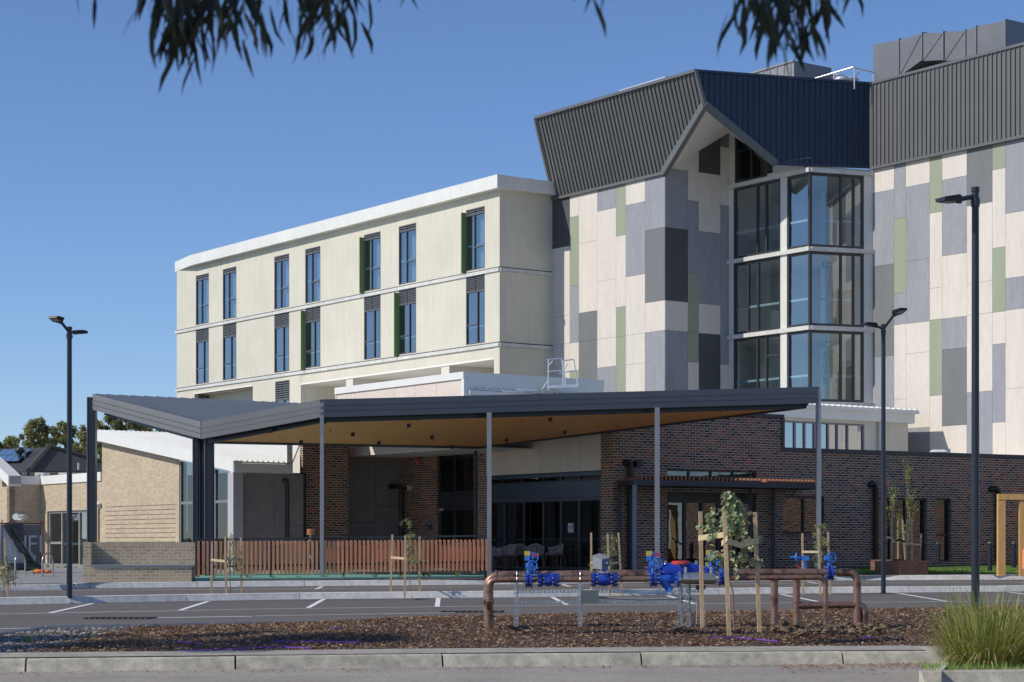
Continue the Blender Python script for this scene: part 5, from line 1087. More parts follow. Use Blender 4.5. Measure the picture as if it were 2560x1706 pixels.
for z in (sfz0, sfz1): b.tube([SF.p(sL0, z), SF.p(sL1, z)], .02, 8)
for s_ in (SF.s(5), SF.s(101), SF.s(107)): b.tube([SF.p(s_, sfz0-.05), SF.p(s_, sfz1+.12)], .02, 8)
b.build('frame', mat('rusty_tube', (.20, .085, .05), .7, .2, var=.2, sc=8), sf)
b = MB(); x = sL0
while x < sL1: b.bar(SF.p(x, sfz0), SF.p(x, sfz1), .005, .005); x += .075
z = sfz0
while z < sfz1: b.bar(SF.p(sL0, z), SF.p(sL1, z), .005, .005); z += .15
b.build('wire_mesh', m_galv, sf)
b = MB(); sa = SF.s(78)
for i in range(20):
    for j in range(16):
        u0, u1, v0, v1 = [SF.s(-55)+(SF.s(100)-SF.s(-55))*k/20 for k in (i, i+1)]+[sfz0+.05+(sfz1-sfz0-.1)*k/16 for k in (j, j+1)]
        f = lambda u, v: SF.p(u, v, -.04-.03*math.sin(u*5+v*3)-.02*math.sin(u*13))
        diag = (u0-SF.s(10))/(SF.s(98)-SF.s(10)); 
        b.poly([f(u0, v0), f(u1, v0), f(u1, v1), f(u0, v1)], 0 if (diag > .85-(sfz0+1.6-v0)*-.0 and (v1-sfz0)/(sfz1-sfz0) > 1.02-1.25*diag) or (v1-sfz0)/(sfz1-sfz0) > 1.05-.85*max(diag, 0) and diag > .35 else 1)
b.build('banner', [mat('grey_mesh_cloth', (.16, .16, .165), .8, var=.12, sc=2), mat('pale_cloth', (.74, .74, .75), .7, var=.14, sc=1.3)], sf)
b = MB(); pth = [(12, 1312), (30, 1345), (50, 1375), (72, 1408), (98, 1425)]
for (x0, y0), (x1, y1) in zip(pth, pth[1:]):
    for k in range(6):
        o_ = .03+.05*math.sin(k*1.7+x0); A_, C_ = SF.at(x0-3+k*2.6, y0-k*1.4, o_), SF.at(x1-3+k*2.6, y1-k*1.4, o_*.6); b.bar(A_, C_, .07, .03)
for (x0, y0), (x1, y1), (x2, y2) in (((26, 1309), (58, 1309), (48, 1322)), ((26, 1309), (48, 1322), (36, 1336)), ((36, 1325), (52, 1315), (44, 1345)), ((30, 1312), (40, 1335), (38, 1360)), ((48, 1310), (58, 1310), (56, 1365))): b.poly([SF.at(x0, y0, .1), SF.at(x1, y1, .05), SF.at(x2, y2, .16)])
for i in range(12): x = 20+i*5; b.ell(tuple(SF.at(x, 1418+random.uniform(-3, 4), .15)), .22, .15, .10, 8, 5, 0, .2)
b.build('torn_cloth', mat('dark_tarp', (.11, .11, .115), .45, var=.2, sc=3), sf)
for chh, px, sz_ in (('N', 47, .62), ('F', 80, .62), ('I', 101, .62)):
    text('letter', chh, sz_*1.35, wallmtx(SF, SF.s(px), SF.z(80, 1363), .02), mat('banner_letter', (.56, .56, .57), .7, var=.05) if 'banner_letter' not in MATS else MATS['banner_letter'], sf)
c = P(103, 1433, 60.5); b = MB(); b.ell((c.x-.05, c.y, c.z+.05), .20, .15, .065, 14, 8, 0, .06); b.ell((c.x+.18, c.y+.05, c.z+.045), .14, .12, .055, 12, 7, 0, .06); tag(b.build('sandbag', m_orange, smooth=True), 'orange weight bag lying beside the bike hoop', 'bag')

# ================================================================ low roof kit
c = P(2345, 1141, 74); t = thing('roof_fan', 'white square roof fan poking above the brick parapet', 'roof fan', (c.x, c.y, c.z-.3)); b = MB(); b.box(c.x-.20, c.x+.20, c.y-.2, c.y+.2, c.z-.4, c.z-.02); b.box(c.x-.26, c.x+.26, c.y-.26, c.y+.26, c.z-.02, c.z+.03); b.build('base', m_pvc, t); b = MB(); b.hexa([(c.x-.28, c.y-.28, c.z+.15), (c.x+.28, c.y-.28, c.z+.15), (c.x+.28, c.y+.28, c.z+.15), (c.x-.28, c.y+.28, c.z+.15), (c.x-.20, c.y-.2, c.z+.24), (c.x+.20, c.y-.2, c.z+.24), (c.x+.2, c.y+.2, c.z+.24), (c.x-.2, c.y+.2, c.z+.24)]); b.tube([(c.x, c.y, c.z+.02), (c.x, c.y, c.z+.15)], .12, 12); b.build('hood', m_pvc, t)
c = P(2371, 1141, 74); b = MB(); b.box(c.x-.06, c.x+.08, c.y, c.y+.1, c.z-.35, c.z+.28); b.tube([(c.x-.4, c.y, c.z-.1), (c.x-.2, c.y, c.z-.02), (c.x, c.y, c.z+.05)], .02, 6); tag(b.build('switch_box', m_galv), 'small grey isolator box beside the white roof fan', 'switch box')
c = P(1381, 978, 68.5)
la = thing('roof_access_stair', 'aluminium step platform with handrails on the white metal roof', 'stair', (c.x, c.y, c.z)); Ya = 68.6
def q_(px, py, dy=0): return P(px, py, Ya+dy)
b = MB()
for a, d in (((1371, 900), (1371, 977)), ((1408, 900), (1408, 970)), ((1404, 896), (1418, 981)), ((1434, 899), (1448, 980)), ((1365, 900), (1404, 896)), ((1409, 902), (1434, 899)), ((1365, 930), (1410, 926)), ((1398, 933), (1438, 927)), ((1371, 915), (1382, 903)), ((1371, 953), (1355, 974)), ((1410, 925), (1420, 908)), ((1371, 968), (1411, 962)), ((1411, 962), (1446, 965))):
    b.tube([q_(*a), q_(*d)], .022, 8)
b.build('handrail', m_alu, la); b = MB(); b.prism([q_(1366, 971, -.3), q_(1445, 968, -.3), q_(1446, 964, .8), q_(1370, 966, .8)], (0, 0, .04)); b.build('platform', m_alu, la)
b = MB(); W_ = WR
for p0, p1_, y in ((1258, 1312, 978), (1295, 1340, 974)): b.bar(P(p0, y, 67.8), P(p1_, y+2, 68.4), .06, .05)
tag(b.build('roof_bracket', m_alu), 'low aluminium rails lying on the edge of the white metal roof', 'rail')

# ================================================================ copper pipe assembly
pa_ = thing('water_meter_assembly', 'copper pipe manifold with blue valves standing in the bark bed', 'pipework', P(1560, 1560, 27)); YF, YB = 27.0, 27.9
F_ = lambda px, py: P(px, py, YF); K_ = lambda px, py: P(px, py, YB)
def bend(a, c, e_, r, n=6):     # rounded corner path a-c-e
    a, c, e_ = Vector(a), Vector(c), Vector(e_); p0 = c+(a-c).normalized()*r; p1_ = c+(e_-c).normalized()*r; return [a]+[(p0*(1-k/n)**2+c*2*(1-k/n)*(k/n)+p1_*(k/n)**2) for k in range(n+1)]+[e_]
def cp(name, pts, r): b = MB(); b.tube(pts, r, 14); return b.build(name, m_copper, pa_, smooth=True)
zg = P(1222, 1572, YB).z
cp('front_pipe', bend(F_(1222, 1505), F_(1222, 1450), F_(1640, 1448), .11)+[], .040)
cp('front_pipe', bend(F_(1800, 1446), F_(2064, 1444), F_(2064, 1562), .11), .036)
cp('rear_pipe', bend(K_(1221, 1575), K_(1221, 1441), K_(1650, 1437), .16), .070)
cp('rear_pipe', bend(K_(1780, 1434), K_(2143, 1431), K_(2143, 1560), .14), .056)
cp('cross_pipe', [F_(1222, 1500), P(1222, 1518, YF+.1), P(1222, 1520, YB)], .04); cp('cross_pipe', [P(1222, 1507, YF+.35), P(1222, 1507, YB-.0)], .075)
cp('riser', [K_(1991, 1432), K_(1992, 1562)], .052); cp('riser', [K_(1936, 1436), K_(1936, 1562)], .052); cp('branch_pipe', bend(K_(1992, 1514), K_(2162, 1512), K_(2163, 1562), .13), .052)
b = MB()
def col(c, ax, r, w_=.02): b.tube([Vector(c)-Vector(ax)*w_/2, Vector(c)+Vector(ax)*w_/2], r, 14)
for px in (1240, 1312, 1468, 1540, 1598): col(K_(px, 1439), (1, 0, 0), .076)
for px in (1240, 1313, 1540): col(F_(px, 1449.5), (1, 0, 0), .046)
for px in (1955, 2006, 2040): col(K_(px, 1433), (1, 0, 0), .061)
for py in (1465, 1500, 1527): col(K_(1221, py), (0, 0, 1), .077)
for py in (1463, 1500): col(F_(1222, py), (0, 0, 1), .046)
for py in (1455, 1504, 1528): col(K_(1991.5, py), (0, 0, 1), .058)
col(K_(2143, 1455), (0, 0, 1), .061); col(F_(2064, 1465), (0, 0, 1), .042); col(K_(2163, 1530), (0, 0, 1), .058); col(K_(1936, 1448), (0, 0, 1), .066, .05); col(K_(2008, 1514), (1, 0, 0), .058)
b.build('weld_collar', m_copper, pa_, smooth=True)
def flange(b, c, r, w_=.022, bolts=8, mb=1):
    c = Vector(c); b.tube([c-Vector((w_/2, 0, 0)), c+Vector((w_/2, 0, 0))], r, 20, 0)
    for k in range(bolts): a = 2*math.pi*(k+.5)/bolts; p = c+Vector((0, math.cos(a), math.sin(a)))*r*.82; b.tube([p-Vector((.05, 0, 0)), p+Vector((.05, 0, 0))], .011, 6, mb)
def wheel(par, c, r=.067, ax=(.25, -1, .1)):
    b = MB(); c = Vector(c); ax = Vector(ax).normalized(); u = ax.orthogonal().normalized(); w_ = ax.cross(u); b.ring(c, ax, r, .0085, 24, 8)
    for k in range(4): a = k*math.pi/2+.5; b.tube([c+ax*-.01, c+(u*math.cos(a)+w_*math.sin(a))*r], .0075, 6)
    b.tube([c-ax*.09, c+ax*.012], .014, 8); return b.build('handwheel', m_lblue, par, smooth=True)
def valve(label, px, py, Y, R_=.10, box=(-8, -48), whl=None, wax=(.25, -1, .1), lev=False, kind=0):
    c = P(px, py, Y); b = MB(); k = Y/FX
    flange(b, c-Vector((.035, 0, 0)), R_); flange(b, c+Vector((.035, 0, 0)), R_); b.tube([c-Vector((.03, 0, 0)), c+Vector((.03, 0, 0))], R_*.8, 16, 0)
    v = b.build('valve', [m_blue, m_stain], pa_, smooth=False); v['label'] = label
    bx = c+Vector((box[0]*k, -.02, -box[1]*k)); s_ = MB(); s_.tube([c+Vector((0, 0, R_*.7)), (c.x+(bx.x-c.x)*.5, c.y-.01, bx.z-.03)], [.028, .022], 8); s_.box(bx.x-.036, bx.x+.036, bx.y-.04, bx.y+.04, bx.z-.032, bx.z+.034); s_.box(bx.x-.03, bx.x+.03, bx.y-.048, bx.y-.04, bx.z-.022, bx.z+.024); s_.build('gearbox', m_lblue, v)
    if whl: wheel(v, P(whl[0], whl[1], Y-.12), .066, wax)
    if lev:
        l = MB(); top = bx+Vector((0, 0, .075)); l.box(top.x-.04, top.x+.04, top.y-.03, top.y+.03, top.z-.035, top.z+.03); l.build('indicator', m_yel, v); l = MB(); l.bar(top+Vector((.03, 0, -.02)), top+Vector((.16, -.01, -.02)), .04, .045); l.build('lever', m_red, v)
    return v
valve('blue valve with yellow indicator behind its twin at the left', 1330, 1437, YB, .12, (-12, -40), (1334, 1394), lev=True)
valve('blue valve with a blue wheel at the left of the front pipe', 1322, 1452, YF, .10, (-2, -38), (1331, 1414.5))
valve('blue valve with yellow indicator behind the blue strainer', 1628, 1437, YB, .13, (-5, -40), (1637, 1395), lev=True)
valve('blue valve in front of the yellow indicated one before the strainer', 1633, 1450, YF, .10, (-3, -40), (1644, 1408))
valve('blue valve behind the round leaved tree', 1777, 1436, YB, .12, (-4, -42), (1784, 1391), lev=True)
valve('blue valve at the outlet of the stainless cylinder', 1805, 1447, YF, .10, (-8, -38), (1812, 1405))
valve('blue valve on the rear pipe near its right elbow', 2074, 1433, YB, .11, (-7, -38), (2079, 1394))
b = MB(); c = P(2013, 1430, YB+.5); b.tube([c+Vector((0, 0, -.05)), c+Vector((0, 0, .16))], .025, 8); b.box(c.x-.05, c.x+.05, c.y-.04, c.y+.04, c.z+.16, c.z+.225); b.tube([(c.x-.04, c.y, c.z+.195), (c.x-.12, c.y, c.z+.195)], .016, 8); v = b.build('valve', m_lblue, pa_); v['label'] = 'blue valve with its wheel seen edge on, farthest right'; wheel(v, P(1991, 1394, YB+.5), .066, (1, -.25, 0)); b = MB(); b.bar(c+Vector((-.13, 0, .1)), c+Vector((-.03, 0, .02)), .025, .02); b.bar(c+Vector((-.1, 0, -.0)), c+Vector((.0, 0, .06)), .02, .02); b.build('lever', m_red, v)
# strainer-type body, water meter
b = MB(); c = F_(1371, 1450.5); flange(b, c-Vector((.125, 0, 0)), .095, .018); flange(b, c-Vector((.10, 0, 0)), .095, .018); flange(b, c+Vector((.125, 0, 0)), .095, .018); flange(b, c+Vector((.10, 0, 0)), .095, .018); b.tube([c+Vector((x_, 0, 0)) for x_ in (-.11, -.06, 0, .06, .11)], [.05, .075, .088, .075, .05], 16); b.box(c.x-.08, c.x+.08, c.y-.05, c.y+.05, c.z+.05, c.z+.095); b.tube([(c.x, c.y-.02, c.z), (c.x, c.y-.095, c.z)], .03, 8); v = b.build('check_valve', [m_blue, m_stain], pa_, smooth=True); v['label'] = 'squat dark blue flanged body on the front pipe'
b = MB(); c = F_(1510, 1449); 
for x_ in (-.16, -.135, .16, .135): flange(b, c+Vector((x_, 0, 0)), .10, .018)
b.tube([c+Vector((x_, 0, 0)) for x_ in (-.14, -.08, 0, .08, .14)], [.055, .08, .095, .08, .055], 18); b.tube([c+Vector((0, 0, .03)), c+Vector((0, 0, .09))], .085, 18); b.tube([c+Vector((0, -.02, .09)), c+Vector((0, -.02, .105))], .09, 18, 1); b.tube([c+Vector((0, -.02, .105)), c+Vector((0, -.02, .155))], .055, 18, 0)
for k in range(6): a = k*1.05; b.tube([c+Vector((.078*math.cos(a), -.02+.078*math.sin(a), .10)), c+Vector((.078*math.cos(a), -.02+.078*math.sin(a), .125))], .014, 6, 1)
me_ = b.build('water_meter', [m_blue, m_stain], pa_, smooth=True); b = MB(); c2 = F_(1500, 1402); b.hexa([c2+Vector(p) for p in ((-.10, .05, -.11), (.02, -.10, -.12), (.13, -.02, -.07), (.0, .12, -.06), (-.10, .05, .07), (.02, -.10, .02), (.13, -.02, .04), (.0, .12, .10))]); b.build('display_box', mat('grey_plastic', (.24, .24, .255), .4, var=.03), me_)
dn_ = Vector((.11, .08, 0)).normalized(); nn_ = Vector((dn_.y, -dn_.x, 0)); cc = c2+Vector((.075, -.065, -.035)); b = MB(); b.tube([cc+nn_*-.005, cc+nn_*.012], .048, 20, 0); b.box(cc.x-.03, cc.x+.03, cc.y-.025, cc.y-.015, cc.z-.01, cc.z+.02, 1); b.build('dial', [mat('dial_blue', (.02, .08, .30), .3, var=0), mat('dial_screen', (.25, .32, .25), .4, var=0)], me_)
b = MB(); b.tube([F_(1470, 1412), F_(1476, 1415), F_(1478, 1432), F_(1472, 1440)], .004, 6); b.tube([F_(1492, 1424), F_(1482, 1415), F_(1480, 1430)], .004, 6); b.tube([F_(1529, 1405), F_(1530, 1440)], .005, 6, 0); b.tube([F_(1533, 1425), F_(1540, 1432)], .004, 6); b.build('cable', mat('yellow_green_cable', (.45, .50, .08), .5, var=0), me_)
# backflow preventer with red lid on the rear pipe
b = MB(); c = K_(1705, 1434); b.tube([K_(1640, 1437), K_(1655, 1437), K_(1660, 1430), K_(1680, 1428), K_(1705, 1427), K_(1735, 1430), K_(1752, 1436), K_(1768, 1437)], [.08, .09, .12, .115, .14, .12, .10, .08], 20); b.tube([K_(1702, 1432), K_(1702, 1413)], .125, 20); flange(b, K_(1648, 1437), .13); flange(b, K_(1764, 1437), .13); v = b.build('backflow_preventer', [m_blue, m_stain], pa_, smooth=True)
b = MB(); b.tube([K_(1702, 1413.5), K_(1702, 1411), K_(1702, 1404), K_(1702, 1402.5)], [.12, .132, .13, .10], 22); b.box(K_(1702, 0).x-.05, K_(1702, 0).x+.05, YB-.16, YB-.11, K_(0, 1412).z, K_(0, 1405).z, 0); b.box(K_(1700, 0).x-.03, K_(1700, 0).x+.03, YB-.175, YB-.16, K_(0, 1410).z, K_(0, 1407).z, 1); b.build('lid', [m_red, m_stain], v)
for px, py0, py1 in ((1664, 1402, 1422), (1741, 1402, 1430), (1714, 1418, 1437), (1778, 1418, 1435)): 
    b = MB(); f = K_ if px in (1664, 1741) else F_; b.tube([f(px, py1), f(px, py0+6)], .012, 8); b.tube([f(px, py0+9), f(px, py0)], .019, 10); b.tube([f(px, py0+14), f(px, py0+11)], .022, 8); b.build('test_cock', m_stain, pa_)
# Y strainer and stainless cylinder on the front pipe
b = MB(); c = F_(1665, 1450); b.tube([F_(1640, 1450), F_(1650, 1450), F_(1672, 1449), F_(1690, 1449)], [.055, .062, .062, .055], 16); b.tube([F_(1652, 1447), F_(1664, 1460), F_(1673, 1473)], [.062, .060, .045], 16); ax = (F_(1677, 1477)-F_(1668, 1462)).normalized(); b.tube([F_(1672, 1471), F_(1676, 1477)], .058, 16, 1); flange(b, F_(1694, 1450), .10); v = b.build('strainer', [mat('mid_blue', (.015, .09, .50), .3, var=.08, sc=8, coat=.3), m_lblue], pa_, smooth=True)
b = MB(); c = F_(1700, 1447.5); b.tube([F_(1696, 1447.5), F_(1701, 1447.5)], .10, 22); b.tube([F_(1701, 1447.5), F_(1706, 1447.5), F_(1712, 1447), F_(1786, 1447), F_(1790, 1447), F_(1796, 1447)], [.06, .062, .076, .076, .055, .045], 20); b.tube([F_(1796, 1447), F_(1800, 1447)], .09, 22); b.tube([F_(1720, 1447), F_(1722, 1447)], .082, 20); b.box(F_(1726, 0).x, F_(1760, 0).x, YF-.04, YF+.04, F_(0, 1440).z, F_(0, 1432).z); v = b.build('steel_cylinder', m_stain, pa_, smooth=True)
b = MB(); b.tube([F_(1724, 1460), F_(1725, 1470), F_(1728, 1478), F_(1735, 1480.5), F_(1750, 1480)], .006, 6); b.box(F_(1740, 0).x, F_(1763, 0).x, YF-.05, YF+.05, F_(0, 1474).z, F_(0, 1464).z); b.build('drain_fitting', m_black, pa_)
# slotted support frame
def slotted(name, a, c, w_, slots, vert):
    a, c = Vector(a), Vector(c); b = MB(); d = (c-a); L_ = d.length; d.normalize(); sd = Vector((1, 0, 0)) if vert else Vector((0, 0, 1)); n = max(2, int(L_/.051)); 
    for e_ in (-1, 1): b.bar(a+sd*e_*w_*.38, c+sd*e_*w_*.38, w_*.24 if vert else .012, .012 if vert else w_*.24)
    for i in range(n+1): p = a+d*(L_*i/n); b.box(p.x-(w_*.3 if vert else .0125), p.x+(w_*.3 if vert else .0125), p.y-.004, p.y+.004, p.z-(.0125 if vert else w_*.3), p.z+(.0125 if vert else w_*.3))
    return b.build(name, m_galv, pa_)
for px, y0 in ((1290, 1463), (1450, 1460), (1700, 1464), (1720, 1462)):
    slotted('support_post', P(px-1, y0, YF-.02), P(px-1, 1566, YF-.02), .042, 0, True); b = MB(); b.bar(P(px+4, y0, YF+.06), P(px+4, 1566, YF+.06), .03, .03); b.build('support_post', m_galv, pa_)
slotted('support_rail', P(1296, 1480, YF), P(1755, 1477, YF), .036, 0, False); slotted('support_rail', P(1296, 1506, YF), P(1700, 1504, YF), .034, 0, False)
b = MB(); b.box(F_(1456, 0).x, F_(1496, 0).x, YF-.05, YF-.035, F_(0, 1508).z, F_(0, 1476).z); b.build('plate', mat('grey_green_plate', (.13, .16, .155), .5, var=.08), pa_)
b = MB(); b.tube([F_(1496, 1494), F_(1560, 1497.5), F_(1605, 1499), F_(1735, 1497), F_(1742, 1500), F_(1744, 1508), F_(1742, 1560)], .013, 8); b.build('conduit', m_steel, pa_)
for px in (1292, 1450): b = MB(); b.ring(F_(px, 1450), (1, 0, 0), .045, .006, 18, 6); b.ring(K_(px, 1440), (1, 0, 0), .075, .006, 18, 6); b.tube([F_(px, 1456), F_(px, 1466)], .010, 6); b.build('pipe_clamp', m_galv, pa_)
# clods of clay and purple irrigation tube
b = MB(); random.seed(5)
for i in range(420):
    px = random.gauss(2080, 95) if i > 30 else random.uniform(1660, 1720); p = Gd(px, random.uniform(1560, 1575) if i > 30 else 1566, .26); r = random.uniform(.008, .045)*random.choice((.5, .7, 1)); b.ell((p.x, p.y+random.uniform(-.6, .9), p.z+random.uniform(-.05, .02)), r*1.4, r, r*.8, 6, 5, 0, .45)
tag(b.build('soil_clods', m_clod), 'clods of dug clay heaped at the foot of the right hand pipes', None, None, 'stuff')
# ================================================================ bark mulch island
random.seed(11)
def isl(x): return at_x(fk, x)+FKW-.06, at_x(isl_far, x)-.1
def mh(x, t):
    A_ = 0 if x < -4.6 else min(1, (x+4.6)/3.2)*.17+max(0, x+1)*.008
    return .115+A_*math.sin(math.pi*min(1, max(0, t))**1.7)
b = MB(); nx, ny = 110, 22; x0, x1 = -7.2, 14.0
for i in range(nx+1):
    x = x0+(x1-x0)*i/nx; a, c = isl(x)
    for j in range(ny+1): t = j/ny; y = a+(c-a)*t; b.v.append((x, y, gz(y)+mh(x, t)+random.uniform(-.012, .012)))
for i in range(nx):
    for j in range(ny): k = i*(ny+1)+j; b.f.append((k, k+ny+1, k+ny+2, k+1)); b.m.append(0)
tag(b.build('garden_bed', m_dirt, smooth=True), kind='structure')
b = MB()
for i in range(30000):
    x = random.uniform(-6.3, 9.0); a, c = isl(x); t = random.random(); y = a+(c-a)*t+random.uniform(-.03, .03)
    if x < -5.95+.2*t and random.random() < .85: continue
    z = gz(y)+mh(x, t)+random.uniform(-.004, .022); L_ = random.choice((.018, .025, .035, .05, .07))*random.uniform(.7, 1.2); w_ = random.uniform(.008, .022); a_ = random.uniform(0, 3.14); d = Vector((math.cos(a_), math.sin(a_), random.uniform(-.3, .3))); s_ = Vector((-math.sin(a_), math.cos(a_), random.uniform(-.5, .5))); p = Vector((x, y, z)); n_ = d.cross(s_).normalized()*.005
    q = [p-d*L_/2-s_*w_/2, p+d*L_/2-s_*w_*.3, p+d*L_/2+s_*w_*.3, p-d*L_/2+s_*w_/2]; b.add([v-n_ for v in q]+[v+n_ for v in q], [(4, 5, 6, 7), (0, 1, 5, 4), (1, 2, 6, 5), (2, 3, 7, 6), (3, 0, 4, 7)])
tag(b.build('bark_mulch', m_chips, uv=False), 'dark bark chips covering the long garden bed', None, None, 'stuff')
b = MB()
for i in range(2400):
    x = random.uniform(-7.15, -5.4); a, c = isl(x); t = random.random(); 
    if x > -5.85+.25*t+random.gauss(0, .12): continue
    y = a+(c-a)*t; r = random.uniform(.012, .03); b.ell((x, y, gz(y)+.09+random.uniform(0, .03)), r*1.2, r, r*.7, 5, 3, 0, .15)
tag(b.build('gravel', m_gravel, uv=False), 'pale river gravel at the left end of the bark bed', None, None, 'stuff')
b = MB(); p = [Gd(-40, 1600, .15), Gd(45, 1602, .15), Gd(80, 1588, .15), Gd(190, 1585, .15)]
# mulch strip along the fence and in the swale
b = MB()
for i in range(5200):
    x = random.uniform(-8.2, -.6); y = at_x(kk, x)+.16+random.random()*1.2; z = gz(y)+.165+random.uniform(0, .02); L_ = random.uniform(.02, .06); w_ = random.uniform(.01, .025); a_ = random.uniform(0, 3.14); d = Vector((math.cos(a_), math.sin(a_), random.uniform(-.3, .4))); s_ = Vector((-math.sin(a_), math.cos(a_), 0)); p = Vector((x, y, z)); b.add([p-d*L_/2-s_*w_/2, p+d*L_/2-s_*w_/2, p+d*L_/2+s_*w_/2, p-d*L_/2+s_*w_/2], [(0, 1, 2, 3)])
tag(b.build('bark_mulch', m_chips, uv=False), 'strip of bark chips between the fence and the far kerb', None, None, 'stuff')
# purple irrigation pipes
for pts, lab in (([(445, 1604), (505, 1611)], 'short purple pipe piece lying left in the dark mulch'), ([(448, 1627), (560, 1624), (700, 1617.5), (778, 1621)], 'long purple irrigation pipe low in the left mulch'), ([(680, 1605), (760, 1604.5), (900, 1606)], 'purple irrigation pipe lying across the mulch left of centre'), ([(827, 1572), (857, 1570)], 'short purple pipe piece at the mulch crest'), ([(1286, 1566), (1340, 1568), (1395, 1571)], 'purple pipe lying below the left support posts'), ([(1770, 1595), (1840, 1594), (1945, 1604)], 'purple irrigation pipe right of the nearest tree stakes'), ([(2150, 1594), (2180, 1594)], 'short purple pipe piece in the mulch below the right pipe elbow')):
    q = []
    for px, py in pts:
        g = Gd(px, py, .18)
        for _ in range(6):
            a, c = isl(g.x); t = (g.y-a)/(c-a); g = Gd(px, py, mh(g.x, t)+.02)
        q.append(g)
    b = MB(); b.tube(q, .009, 6); tag(b.build('irrigation_pipe', m_purple), lab, 'pipe', 'purple irrigation pipes in the mulch')
# ---- tussock in its kerbed bed
pk = [Gd(2369, 1651, 0), Gd(2304, 1700, 0), Gd(2640, 1695, 0)]
pk = [Vector((Gd(2369, 1636, .15).x+.0, Gd(2369, 1636, .15).y+.3, .2)), Vector((Gd(2311, 1680, .15).x, Gd(2311, 1680, .15).y, .19)), Vector((Gd(2620, 1672, .15).x+1.6, Gd(2620, 1672, .15).y, .19))]
kerb('kerb', pk[:2], side=1, width=.17, h=.15, seg=1.6, gap=.004, m=m_kerbA)
kerb('kerb', pk[1:], side=1, width=.17, h=.148, seg=1.35, gap=.012, m=m_kerbA)
b = MB(); s0_ = pk[1]; poly_ = [(pk[0].x+.1, pk[0].y, ), (pk[1].x+.1, pk[1].y+.12), (pk[2].x, pk[2].y+.12), (pk[2].x, pk[0].y+1.5), (pk[0].x+.3, pk[0].y+1.2)]; b.poly([(x, y, gz(y)+.125) for x, y in poly_]); tag(b.build('garden_bed', mat('sandy_soil', (.20, .17, .12), .95, var=.25, sc=6, sc2=40, bump=.5, bsc=30)), kind='structure')
def blade(b, p, dr, L_, w_, droop, mi=0, n=6):
    p = Vector(p); d = Vector(dr).normalized(); sd = d.cross(Vector((0, 0, 1))); sd = sd.normalized() if sd.length > .05 else Vector((1, 0, 0)); k = len(b.v); hv = Vector((d.x, d.y, 0)); hv = hv.normalized() if hv.length > .01 else Vector((1, 0, 0))
    for i in range(n+1):
        f = i/n; ww = w_*(1-f**2.2)*.5+.0006; b.v.append(tuple(p-sd*ww)); b.v.append(tuple(p+sd*ww)); 
        d = (d+hv*droop*.5*f+Vector((0, 0, -droop*f))).normalized(); p = p+d*L_/n
    for i in range(n): b.f.append((k+2*i, k+2*i+1, k+2*i+3, k+2*i+2)); b.m.append(mi)
tc_ = Vector((5.28, 22.0, gz(22)+.12)); tt = thing('grass_tussock', 'big green and yellow strappy grass tussock at the lower right corner', 'grass clump', tc_); b = MB()
for i in range(1500):
    a = random.uniform(0, 6.28); r = .42*math.sqrt(random.random()); lean = random.random()**1.2*1.1; dr = Vector((math.cos(a)*lean, math.sin(a)*lean, 1)); p = tc_+Vector((r*1.15*math.cos(a), r*.8*math.sin(a), -.03))
    blade(b, p, dr, random.choice((random.uniform(.4, .85), random.uniform(.5, 1.05)))*(1-.15*lean), random.uniform(.008, .015), random.uniform(.05, .42))
b.build('leaves', m_tuss, tt)
b = MB()
for i in range(190):
    a = random.uniform(0, 6.28); r = .45*math.sqrt(random.random()); lean = random.uniform(.3, 1.9); dr = Vector((math.cos(a)*lean, math.sin(a)*lean, 1)); p = tc_+Vector((r*1.15*math.cos(a), r*.8*math.sin(a), -.03)); blade(b, p, dr, random.uniform(.3, .8), random.uniform(.006, .012), random.uniform(.3, 1.1))
b.build('dead_leaves', m_straw, tt)
b = MB()
for i in range(900): x = random.uniform(4.4, 6.4); y = random.uniform(20.8, 21.7); blade(b, (x, y, gz(y)+.12), (random.uniform(-.6, .6), random.uniform(-.6, .6), 1), random.uniform(.03, .10), .006, .3, 0, 3)
tag(b.build('weeds', m_grass, uv=False), 'short weedy grass at the foot of the tussock', None, None, 'stuff')
# strappy seedlings
for i, (px, py, Y) in enumerate([(534, 1449, 0), (620, 1449, 0), (683, 1449, 0), (746, 1449, 0), (813, 1448, 0), (863, 1448, 0), (938, 1447, 0), (1002, 1447, 0), (1072, 1446, 0), (1143, 1445, 0)]):
    g = Gd(px, py, .17); t = MB()
    for k in range(26): a = random.uniform(0, 6.28); blade(t, g, (math.cos(a)*.7, math.sin(a)*.7, 1), random.uniform(.14, .26), .016, .35, 0, 4)
    o = t.build('strappy_plant', m_tuss); tag(o, 'small strappy plant in the strip before the fence, %s' % ['first from the left', 'second from the left', 'third from the left', 'fourth from the left', 'just right of the left canopy column', 'sixth from the left', 'left of the middle staked tree', 'right behind the middle staked tree', 'second from the right', 'rightmost'][i], 'plant', 'small plants along the slatted fence')
for i, (px, py, Y, lab) in enumerate([(121, 1425, 75, 'small yellow flowered weed left of the glass door'), (145, 1427, 74, 'small green weed before the left door leaf'), (163, 1427, 74, 'taller green weed before the glass door'), (190, 1430, 73, 'lime green tuft right of the left lamp post'), (85, 1437, 62, 'small weed beside the bike hoops'), (110, 1604, 27.3, 'bright green tuft growing from the gravel'), (73, 1612, 26.6, 'smaller green tuft in the gravel further left'), (222, 1597, 27.6, 'straggly weed at the edge of the mulch and gravel')]):
    p = P(px, py, Y); t = MB()
    for k in range(40): a = random.uniform(0, 6.28); blade(t, p, (math.cos(a)*.5, math.sin(a)*.5, 1), random.uniform(.1, .3)*(1 if Y > 50 else .5), .03 if Y > 50 else .008, .25, 0, 3)
    tag(t.build('weed', m_young if i in (0, 3) else m_grass), lab, 'weed', 'weeds')
